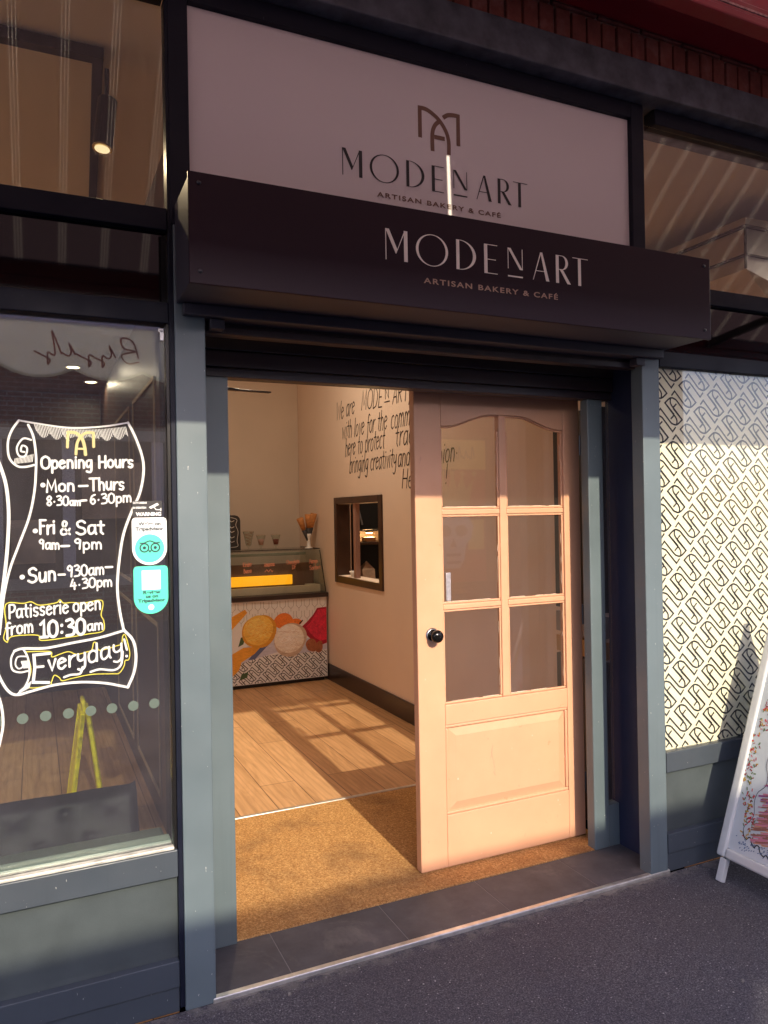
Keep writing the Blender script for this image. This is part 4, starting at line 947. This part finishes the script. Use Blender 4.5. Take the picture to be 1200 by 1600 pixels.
for (tx, tz, r) in ((2.232, 1.470, .034), (2.318, 1.505, .036), (2.350, 1.50, .034), (2.372, 1.512, .032)):
    a = Vector((2.316, 6.72, 1.245)); b = Vector((tx, 6.71, tz)); mid = a.lerp(b, .5)
    MB().tube([mid, b, b+(b-a)*.01], [r*.58, r, r*.9], 14).build('wafer_cone', CONEM, t, smooth=True)
    MB().tube([a, mid+(b-a)*.02], [.008, r*.66], 14).build('paper_sleeve', SLEEVE, t, smooth=True)
t = thing('menu_board', 'small black chalk menu board standing on the counter behind the pillar', 'menu board', (1.55, 6.78, 1.186))
p_ = [(1.36, 1.19), (1.688, 1.19), (1.688, 1.46)] + [(1.688-.05*(1-math.cos(a)), 1.46+.05*math.sin(a)) for a in (.5, 1, 1.57)] + [(1.36, 1.515)]
MB().prism(p_, 6.77, 6.785).build('board', CHARC, t, .003)
q = Draw((0, 6.77, 0), (1, 0, 0), (0, 0, 1), (0, -1, 0)); q.stroke([(1.60, 1.49), (1.655, 1.47), (1.645, 1.42), (1.665, 1.36), (1.655, 1.28), (1.66, 1.23), (1.60, 1.22)], .004, True)
for z in (1.455, 1.40, 1.36, 1.31, 1.27): q.stroke([(1.56, z), (1.59, z+.008), (1.605, z-.004), (1.63, z+.006)], .005, True)
q.build('chalk_border', CHALK, t)

# ------------------------------------------------------------------ kitchen seen through the hatch and the right transom
t = thing('kitchen_shelf', 'dark kitchen shelf unit behind the serving hatch with a glowing heat lamp', 'shelf', (2.9, 6.7, 0))
MB().box(2.545, 3.4, 6.90, 6.94, .0, 1.9).build('back_board', MATTEBLK, t)
MB().box(2.545, 2.660, 6.50, 6.53, .60, 1.9).build('side_board', BROWNP, t)
MB().box(2.672, 2.690, 6.48, 6.89, .60, 1.9).build('upright', DKSTEEL, t, .002)
MB().box(2.545, 3.4, 6.22, 6.899, .820, .855).build('worktop', M('worktop wood', (.45, .24, .12), .4), t, .003)
MB().box(2.692, 3.4, 6.50, 6.899, 1.212, 1.238).build('upper_shelf', HATCHF, t, .003)
MB().box(2.692, 3.4, 6.80, 6.83, 1.24, 1.34).build('shelf_back_panel', M('shelf back', (.38, .26, .18), .5), t)
MB().box(2.692, 3.4, 6.50, 6.53, 1.338, 1.350).build('lamp_rail', STEEL, t)
MB().lathe([(0, .03), (.014, .03), (.042, -.012), (.038, -.012), (.012, .026)], (2.885, 6.60, 1.335), 'z', 18).build('lamp_shade', M('brass shade', (.7, .45, .12), .3, .8), t, smooth=True)
MB().lathe([(0, .0), (.03, .0), (.03, -.006), (0, -.006)], (2.885, 6.60, 1.325), 'z', 16).build('bulb', LAMPW, t)
hl = bpy.data.lights.new('heat lamp light', 'POINT'); hl.energy = 2.2; hl.color = (1, .62, .28); hl.shadow_soft_size = .03
ho = bpy.data.objects.new('heat_lamp_light', hl); COL.objects.link(ho); ho.parent = t; ho.location = Vector((2.885, 6.58, 1.305))-Vector((2.9, 6.7, 0))
t = thing('food_tub', 'clear tub with orange contents under the heat lamp behind the hatch', 'tub', (2.87, 6.58, 1.24))
MB().box(2.82, 2.93, 6.54, 6.64, 1.239, 1.272).build('tub_body', M('orange tub', (.75, .35, .15), .4), t, .008)
MB().box(2.815, 2.935, 6.535, 6.645, 1.2725, 1.280).build('lid', M('pale lid', (.85, .65, .40), .4), t, .003)
t = thing('bowl', 'small white bowl on the ledge of the serving hatch', 'bowl', (2.475, 6.0, .963))
MB().lathe([(0, .002), (.022, 0), (.042, .05), (.039, .05), (.02, .006), (0, .006)], (2.475, 6.0, .9635), 'z', 22).build('bowl_body', WHITEP, t, smooth=True)
t = thing('paper_bag', 'crumpled pale paper bag on the worktop behind the hatch', 'bag', (2.86, 6.6, .855))
m = MB(); m.add([(2.795, 6.55, .8555), (2.925, 6.55, .8555), (2.925, 6.68, .8555), (2.795, 6.68, .8555), (2.79, 6.56, .97), (2.925, 6.57, .975), (2.925, 6.67, .96), (2.79, 6.665, .98), (2.84, 6.59, 1.05), (2.87, 6.64, 1.055)],
    [(0, 3, 2, 1), (0, 1, 5, 4), (1, 2, 6, 5), (2, 3, 7, 6), (3, 0, 4, 7), (4, 5, 8), (5, 6, 9, 8), (6, 7, 9), (7, 4, 8, 9)]); m.build('paper', M('kraft paper', (.42, .30, .22), .8, 0, .2, 20, 50, .5), t, .004)
t = thing('oven', 'black appliance on the upper shelf behind the hatch', 'oven', (2.9, 6.7, 1.352))
MB().box(2.70, 3.2, 6.54, 6.89, 1.352, 1.66).build('case', MATTEBLK, t, .004); MB().bar((2.735, 6.53, 1.60), (2.785, 6.53, 1.40), .014).build('handle', STEEL, t)

t = thing('extractor_duct', 'silver kitchen extractor hood behind the right upper pane', 'duct', (4.3, 3.4, 2.9))
MB().box(3.53, 5.4, 2.90, 4.5, 2.88, 3.02).build('duct_box', INOX, t, .003)
MB().box(3.515, 5.42, 2.885, 4.52, 3.021, 3.035).build('flange', MATTEBLK, t)
MB().box(3.54, 5.4, 2.905, 4.5, 3.036, 3.085).build('upper_box', INOX, t, .003)
m = MB(); m.box(3.525, 3.535, 2.895, 2.905, 2.80, 3.02); m.box(3.52, 5.41, 2.89, 4.51, 2.870, 2.879); m.build('corner_seam', MATTEBLK, t)
m = MB(); m.add([(3.54, 2.905, 2.879), (5.4, 2.905, 2.879), (5.4, 4.5, 2.879), (3.54, 4.5, 2.879), (3.54, 2.905, 2.80), (4.6, 3.2, 2.30), (4.6, 4.2, 2.30), (3.54, 4.5, 2.80), (5.4, 2.905, 2.30), (5.4, 4.5, 2.30)], [(0, 1, 8, 5, 4), (0, 4, 7, 3), (4, 5, 6, 7), (5, 8, 9, 6), (1, 2, 9, 8), (3, 7, 6, 9, 2), (0, 3, 2, 1)]); m.build('hood', INOX, t)

# ceiling downlights: pair seen in the left window, then four unseen ones added for fill
def downlight(x, y, z, e, label):
    t = thing('ceiling_downlight', label, 'ceiling light', (x, y, z), 'recessed downlights in the rooms')
    MB().lathe([(.045, 0), (.055, -.002), (.055, -.006), (.043, -.006)], (x, y, z), 'z', 24).build('ring', WHITEP, t, smooth=True)
    MB().lathe([(0, -.003), (.043, -.003)], (x, y, z), 'z', 24).build('lens', LAMPW, t)
    l = bpy.data.lights.new('downlight', 'AREA'); l.shape = 'DISK'; l.size = .08; l.energy = e; l.color = (1, .80, .58)
    o = bpy.data.objects.new('downlight_light', l); COL.objects.link(o); o.parent = t; o.location = (0, 0, -.012)
downlight(.27, 6.0, 2.62, 1.5, 'left of two round downlights reflected dimly in the left window')
downlight(.43, 6.6, 2.62, 1.5, 'right of two round downlights deep inside the left window')
downlight(1.5, 5.2, 3.3, 8, 'unseen round downlight added to brighten the room before the ice cream counter')
downlight(3.2, 5.9, 3.2, 10, 'unseen round downlight added to brighten the kitchen behind the right window')
downlight(-2.7, 4.3, 3.15, 30, 'unseen round downlight added to brighten the ceiling behind the left upper pane')
downlight(5.2, 2.62, 3.2, 22, 'unseen round downlight added above the extractor duct to brighten the right upper pane')
t = thing('track_spotlight', 'black track spotlight hanging from the ceiling behind the left upper pane', 'spotlight', (.24, 2.85, 3.15))
MB().box(-3.0, .243, 2.80, 2.845, 3.108, 3.149).build('track', MATTEBLK, t, .002)
m = MB(); m.bar((.225, 2.84, 3.128), (.30, 4.30, 3.128), .036, .040); m.build('cross_track', MATTEBLK, t, .002)
m = MB(); m.tube([(.262, 2.905, 3.02), (.240, 2.885, 2.835)], .034, 24); m.build('lamp_body', MATTEBLK, t)
m = MB(); m.tube([(.2395, 2.8845, 2.834), (.2390, 2.884, 2.830)], [.035, .035], 24); m.build('lamp_rim', M('warm metal rim', (.75, .6, .35), .25, .9), t)
m = MB(); m.tube([(.2388, 2.8838, 2.829), (.2387, 2.8837, 2.828)], .026, 24); m.build('lamp_face', emis('dim lamp face', (1, .8, .45), .4), t)
m = MB(); m.tube([(.258, 2.90, 3.01), (.258, 2.87, 3.115)], .008, 10); m.build('swivel', MATTEBLK, t)
l = bpy.data.lights.new('spot', 'AREA'); l.shape = 'DISK'; l.size = .05; l.energy = 1.5; l.color = (1, .75, .45)
o = bpy.data.objects.new('spot_light', l); COL.objects.link(o); o.parent = t; o.location = Vector((.238, 2.883, 2.815))-Vector((.24, 2.85, 3.15)); o.rotation_euler = (R(-6), R(7), 0)

# ------------------------------------------------------------------ inside the left window
t = thing('bench', 'black button tufted bench back behind the left window', 'bench', (-.6, 2.8, 0))
nx, nz = 200, 44; vs = []; fs = []
bx0, bx1, bz0, bz1, by = -2.0, .325, .20, .520, 2.735
for j in range(nz+1):
    for i in range(nx+1):
        x = bx0+(bx1-bx0)*i/nx; z = bz0+(bz1-bz0)*j/nz
        best = 9; bq = (0, 0)
        for r in range(-1, 5):
            for c in range(0, 14):
                bxx = bx1-.085-c*.16-(.08 if r % 2 else 0); bzz = bz1-.055-r*.075
                dq = math.hypot(x-bxx, (z-bzz)*1.2)
                if dq < best: best = dq; bq = (bxx, bzz)
        ang = math.atan2(z-bq[1], x-bq[0])
        dep = -.012*math.exp(-(best/.014)**1.2) - .004*math.exp(-(best/.045)**2)*(.5+.5*math.cos(ang*6+bq[0]*40)) + .003*math.sin(x*23)*math.sin(z*40)
        edge = .03*(max(0, 1-(bz1-z)/.03)**2 + max(0, 1-(bx1-x)/.03)**2)
        vs.append((x, by-dep+edge+(z-bz0)*.55, z))
for j in range(nz):
    for i in range(nx):
        a = j*(nx+1)+i; fs.append((a, a+1, a+nx+2, a+nx+1))
m = MB(); m.add(vs, fs); m.build('tufted_back', BLACKV, t, smooth=True)
m = MB(); m.bar(((bx0+bx1)/2-.01, by+.075, bz0), ((bx0+bx1)/2-.01, by+.075+(bz1-bz0-.02)*.55, bz1-.02), .06, bx1-bx0-.03, (1, 0, 0)); m.box(bx0, bx1-.02, by+.25, by+.6, .26, .36); m.build('seat', BLACKV, t, .02, seg=3)
for x in (-1.9, .22):
    MB().box(x, x+.05, by+.04, by+.09, 0, .199).build('leg', DARKW, t); MB().box(x, x+.05, by+.42, by+.47, 0, .259).build('leg', DARKW, t)
t = thing('wet_floor_sign', 'yellow folding wet floor sign standing behind the bench', 'floor sign', (.20, 4.0, 0))
ap = (.205, 4.0, .585)
for s in (-1, 1):
    m = MB(); xb_ = .205+s*.085
    for yy in (3.86, 4.14): m.bar((.205+s*.012, yy+(.03 if yy < 4 else -.03), .57), (xb_, yy, 0), .022, .02)
    m.bar((.205+s*.014, 3.88, .56), (.205+s*.014, 4.12, .56), .02); m.bar((.205+s*.075, 3.87, .08), (.205+s*.075, 4.13, .08), .02)
    m.add([(.205+s*.022, 3.90, .50), (.205+s*.022, 4.10, .50), (.205+s*.072, 4.125, .12), (.205+s*.072, 3.875, .12), (.205+s*.030, 3.90, .50), (.205+s*.030, 4.10, .50), (.205+s*.080, 4.125, .12), (.205+s*.080, 3.875, .12)],
          [(0, 1, 2, 3), (7, 6, 5, 4), (0, 4, 5, 1), (1, 5, 6, 2), (2, 6, 7, 3), (3, 7, 4, 0)])
    m.build('panel', YEL, t, .004)
MB().tube([(.205, 3.93, .565), (.200, 3.94, .61), (.200, 4.06, .61), (.205, 4.07, .565)], .011, 10).build('handle', YEL, t, smooth=True)

# ------------------------------------------------------------------ awning over the shopfront
t = thing('awning', 'extended crimson awning with thin cream stripes over the shopfront', 'awning', (1.3, 2.2, 3.5))
m = MB(); m.box(X0, X1, 2.07, 2.335, 3.435, 3.70); m.build('cassette', REDM, t, .03, seg=4)
m = MB(); m.box(X0, X1, 2.00, 2.069, 3.335, 3.365); m.box(X0, X1, 2.03, 2.069, 3.366, 3.434); m.build('cassette_lip', REDM, t, .006)
MB().box(X0, X1, 1.995, 2.001, 3.372, 3.380).build('frayed_webbing', M('frayed pale webbing', (.35, .20, .19), .9, 0, .5, 80), t)
def fz(y): return 2.66+(y-1.0)*.906
m = MB()
slit = (1.3545, 1.3665, 1.45, 1.614)
def quad(x0, x1, y0, y1): m.add([(x0, y0, fz(y0)), (x1, y0, fz(y0)), (x1, y1, fz(y1)), (x0, y1, fz(y1))], [(0, 1, 2, 3)])
quad(X0, slit[0], 1.0, 2.06); quad(slit[1], X1, 1.0, 2.06); quad(slit[0], slit[1], 1.0, slit[2]); quad(slit[0], slit[1], slit[3], 2.06)
fo = m.build('canvas', AWN, t)
m = MB(); m.box(X0, X1, .945, 1.015, 2.605, 2.69); m.box(X0, X1, .955, 1.03, 2.548, 2.602); m.build('front_rail', REDM, t, .008)
for (x0, xe, x1) in ((5.25, 4.85, 4.20), (-2.4, -2.0, -1.5)):
    m = MB(); m.bar((x0, 2.2, 3.40), (xe, 1.65, 2.95), .055, .05); m.bar((xe, 1.65, 2.95), (x1, 1.03, 2.62), .055, .05); m.build('folding_arm', M('dark grey arm', (.09, .085, .08), .4, .3), t, .008)

# ------------------------------------------------------------------ A-board on the pavement
AB = thing('pavement_board', 'white framed folding pavement board with hand drawn ice cream picture', 'pavement sign', (2.86, 1.95, 0))
apx, L_ = 2.880, 1.12
def leaf(sg):
    x_bot = apx+sg*.385; ang = math.atan2(.385, 1.05)
    tv = Vector((-sg*math.sin(ang), 0, math.cos(ang))); nv = Vector((sg*math.cos(ang), 0, math.sin(ang)))
    o = Vector((x_bot, 2.262, -.011))
    return lambda p: o + Vector((0, -1, 0))*p.x + nv*p.y + tv*p.z
for sg in (-1, 1):
    xf = leaf(sg); Wd = .62
    m = MB(xf)
    for s0 in (.022, Wd-.052): m.box(s0, s0+.03, -.012, .012, 0, .092)
    m.build('feet', ALUM, AB, .003)
    m = MB(xf); m.box(0, .040, -.016, .016, .095, L_); m.box(Wd-.040, Wd, -.016, .016, .095, L_); m.box(.0405, Wd-.0405, -.016, .016, .095, .135); m.box(.0405, Wd-.0405, -.016, .016, L_-.040, L_)
    m.build('frame', ALUM, AB, .009, seg=3)
    m = MB(xf); m.box(.0406, Wd-.0406, -.004, .004, .1355, L_-.0405); bd = m.build('panel', M('pale blue grey board', (.52, .56, .57), .35, 0, .05, 5), AB)
    if sg < 0:
        o = xf(Vector((0, 0, 0))); u = xf(Vector((1, 0, 0)))-o; v = xf(Vector((0, 0, 1)))-o; n = xf(Vector((0, 1, 0)))-o
        rr = random.Random(4)
        cols = [('sprinkle_drawing', 'red pen', (.55, .03, .04)), ('sprinkle_drawing', 'ochre pen', (.50, .30, .04)), ('sprinkle_drawing', 'dark red pen', (.25, .03, .03)), ('sprinkle_drawing', 'green pen', (.12, .18, .06))]
        for nm, mn, c in cols:
            q = Draw(o, u, v, n, off=.0052)
            for i in range(70):
                s = .058+rr.random()*.055; tt = .20+rr.random()*.82; a = rr.uniform(0, 3.14)
                s += .030*math.sin(tt*9)
                q.stroke([(s, tt), (s+.007*math.cos(a), tt+.009*math.sin(a))], rr.uniform(.003, .006))
            q.build(nm, M(mn, c, .6), AB)
        q = Draw(o, u, v, n, off=.0050)
        q.stroke([(.095, .215), (.092, .24), (.112, .27), (.122, .30), (.112, .345), (.118, .385), (.145, .42), (.143, .46), (.128, .50), (.135, .56), (.16, .62), (.15, .72), (.17, .82)], .0022, True)
        q.stroke([(.092, .218), (.099, .205), (.112, .196), (.121, .206), (.130, .207), (.140, .190), (.153, .180), (.160, .190), (.172, .190), (.182, .172), (.2, .162), (.21, .17), (.24, .15), (.30, .14)], .0048, True)
        q.build('black_line_drawing', FILMK, AB)
        q = Draw(o, u, v, n, off=.0051)
        for i in range(90): q.stroke([(.065+rr.random()*.4, .150+rr.random()*.045)]*1+[(.065+rr.random()*.4, .150+rr.random()*.04)] if False else [(s_ := .065+rr.random()*.3, z_ := .148+rr.random()*.045), (s_+.003, z_+.003)], .003)
        q.build('blue_dot_drawing', M('blue pen', (.06, .12, .24), .6), AB)
        for k_, (mn, c) in enumerate((('orange crayon', (.62, .28, .16)), ('purple crayon', (.30, .07, .22)), ('pink crayon', (.58, .20, .26)), ('brown crayon', (.30, .12, .08)))):
            q = Draw(o, u, v, n, off=.0054+.0002*k_)
            for i in range(190):
                zz = .215+rr.random()*.29; s = .155+.14*max(0, zz-.26)+rr.random()*.30
                if k_ == 1 and zz < .30: zz += .12
                if k_ == 0 and zz > .38: zz -= .10
                s -= .040; zz -= .02; q.stroke([(s, zz), (s+.03, zz+.008), (s+.065, zz+.022)], rr.uniform(.003, .007), True, False, 3)
            q.build('crayon_drawing', M(mn, c, .7), AB)
m = MB(); 
for yy in (2.20, 1.70): m.box(apx-.02, apx+.02, yy-.03, yy+.03, 1.045, 1.075)
m.build('top_hinge', ALUM, AB, .004)

# small litter on the pavement
for i, (x, y, lb) in enumerate(((2.02, 1.72, 'small pale scrap of paper lying on the asphalt near the right'), (.70, 2.30, 'tiny white crumb on the asphalt below the left end of the doorstep'))):
    m = MB(); m.add([(x, y, -.010), (x+.012, y+.003, -.006), (x+.015, y+.008, -.010), (x+.004, y+.010, -.004)], [(0, 1, 2, 3)]); m.add([(x, y, -.0115), (x+.012, y+.003, -.0115), (x+.015, y+.008, -.0115), (x+.004, y+.010, -.0115)], [(3, 2, 1, 0)])
    single('paper_scrap', m, CEM, lb, 'litter')

# ------------------------------------------------------------------ the other side of the alley (reflected in the glass, shades the pavement)
t = thing('stall_canopy', 'cream stall canopy with scalloped valance across the alley', 'canopy', (1, -4.5, 0))
m = MB(); m.box(-4.0, 6.6, -4.27, -4.235, 3.675, 3.80); m.build('top_board', M('lavender grey board', (.78, .74, .84), .7), t)
m = MB()
for x in (-3.97, -1.3, 1.3, 3.9, 6.57): m.box(x-.03, x+.03, -6.4, -4.27, 3.69, 3.75)
m.box(-4.0, 6.6, -6.45, -6.40, 3.66, 3.78); m.build('roof_frame', M('grey canopy frame', (.3, .3, .3), .5), t)
m = MB(); per = .733; xx = -4.0; n = 0; base = .372-per*7
top = 3.67; pts = []
steps = int((6.6+4.0)/.022)
pts = []
for i in range(steps+1):
    x = -4.0+(10.6)*i/steps; ph = ((x-.413) / per) % 1.0
    pts.append((x, 3.16-.11*math.sin(math.pi*ph)**.8))
m.prism(pts + [(6.6, top), (-4.0, top)], -4.225, -4.218); m.build('valance', CREAMF, t)
q = Draw((0, -4.218, 0), (-1, 0, 0), (0, 0, 1), (0, 1, 0), off=.004)
for i in range(len(pts)-1): pass
q.stroke([(-a, b+.016) for a, b in pts], .03, False, False); q.build('valance_trim', M('pale trim tape', (.78, .76, .55), .8, trans=.3), t)
q = Draw((0, -4.218, 0), (-1, 0, 0), (0, 0, 1), (0, 1, 0), off=.006)
def squig(x0, seed):
    rr = random.Random(seed); x = x0
    q.stroke([(x, 3.33), (x+.06, 3.51), (x+.18, 3.54), (x+.16, 3.43), (x+.04, 3.40), (x+.18, 3.35), (x+.12, 3.26), (x, 3.28)], .020, True); x += .25
    for k in range(6):
        h = rr.choice((.10, .12, .24, .10, -.12)); q.stroke([(x, 3.32), (x+.03+.25*h, 3.32+h), (x+.01+.25*h, 3.30+h*.4), (x+.07, 3.30), (x+.13, 3.33)], .018, True); x += .14
for a_, b_q in ((-1.1, 3), (-3.4, 5), (-5.2, 6), (1.2, 8)):
    squig(a_, b_q); q.build('script_lettering', REDTXT, t); q = Draw((0, -4.218, 0), (-1, 0, 0), (0, 0, 1), (0, 1, 0), off=.006)
for (x, y) in ((-3.9, -4.3), (6.5, -4.3), (-3.9, -6.3), (6.5, -6.3)):
    MB().box(x-.03, x+.03, y-.03, y+.03, -.012, 3.659).build('post', M('grey post %s %s' % (x, y), (.25, .25, .25), .5), t)
t = thing('opposite_shop', 'red brick shop across the alley with ochre fascia and red boarding', 'building', (4, -6.8, 0))
MB().box(-8, 12, -9.5, -6.62, -.012, 4.33).build('wall', BRICKO, t)
MB().box(6.4, 7.75, -6.618, -6.56, 2.30, 2.85).build('fascia', YELSIGN, t)
m = MB(); m.prism([(6.4, 1.95), (7.75, 2.55), (7.75, .2), (6.4, .2)], -6.617, -6.59); m.build('red_boarding', REDSIGN, t)
MB().box(7.36, 7.70, -6.589, -6.575, .8, 1.36).build('notice', YELSIGN, t)
m = MB()
for i in range(34): m.box(7.95, 8.82, -6.615+.0, -6.585, .2+i*.09, .283+i*.09)
m.build('cladding', M('brown cladding', (.30, .17, .11), .7), t)
MB().box(8.9, 9.9, -6.617, -6.58, .0, 3.4).build('render_panel', GREYCL, t)
m = MB()
for x in (9.2, 9.32): m.tube([(x, -6.54, 0), (x, -6.54, 3.4)], .03, 10)
m.build('drainpipe', M('pale pipe', (.5, .48, .45), .6), t)
m = MB(); m.box(-6.5, 4.5, -6.617, -6.60, .7, 2.6); m.build('shop_glass', M('dim shop glass', (.05, .045, .055), .15, 0, .5, 1.5), t)
PM = M('pale mauve paint', (.58, .52, .58), .6)
for x in (-2.1, -.55, .35, 1.55, 2.7, 3.9): MB().box(x, x+.16, -6.598, -6.55, .705, 2.595).build('pilaster', PM, t)
m = MB()
for (a, b, c, d2) in ((-.3, .25, .9, 1.5), (.6, 1.4, 1.5, 2.3), (1.8, 2.4, .8, 1.3)): m.box(a, b, -6.599, -6.59, c, d2)
m.build('poster', M('warm poster', (.55, .34, .22), .7, 0, .4, 3), t)
m = MB(); m.box(-6.6, 4.6, -6.6, -6.5, .55, .70); m.box(-6.6, 4.6, -6.6, -6.52, 2.6, 2.75); m.build('window_frame', GREYCL, t)
q = Draw((0, -6.56, 0), (-1, 0, 0), (0, 0, 1), (0, 1, 0), off=.003)
for k_ in range(7): x = -7.5+k_*.14; q.stroke([(x, 2.52), (x+.04, 2.72-.08*(k_ % 2)), (x+.07, 2.50), (x+.12, 2.55)], .022, True)
q.build('fascia_lettering', M('grey brown paint', (.25, .18, .10), .7), t)
# pale skull with a gold crown painted on the boarding
t2 = t
q = Draw((0, -6.575, 0), (-1, 0, 0), (0, 0, 1), (0, 1, 0), off=.004)
q.poly([(-7.36, 1.44), (-7.46, 1.25), (-7.42, 1.02), (-7.30, .90), (-7.26, .62), (-7.16, .46), (-6.86, .46), (-6.75, .66), (-6.72, .90), (-6.62, 1.02), (-6.58, 1.25), (-6.70, 1.44)]); q.build('skull', BONE, t)
q = Draw((0, -6.575, 0), (-1, 0, 0), (0, 0, 1), (0, 1, 0), off=.010)
for x in (-7.20, -6.86): q.disc(x, 1.16, .13, .11)
q.poly([(-7.03, 1.02), (-7.10, .86), (-6.96, .86)])
for z in (.74, .60): q.poly([(-7.18, z), (-6.88, z), (-6.88, z-.05), (-7.18, z-.05)])
q.build('skull_sockets', M('dim brown paint', (.30, .17, .14), .7), t)
q = Draw((0, -6.575, 0), (-1, 0, 0), (0, 0, 1), (0, 1, 0), off=.006)
q.poly([(-7.36, 1.62), (-7.50, 2.15), (-7.32, 1.92), (-7.24, 2.22), (-7.12, 1.94), (-7.03, 2.26), (-6.94, 1.94), (-6.82, 2.22), (-6.74, 1.92), (-6.56, 2.15), (-6.70, 1.62)])
for x in (-7.50, -7.24, -7.03, -6.82, -6.56): q.disc(x, 2.22, .05)
q.build('crown', GOLDP, t)
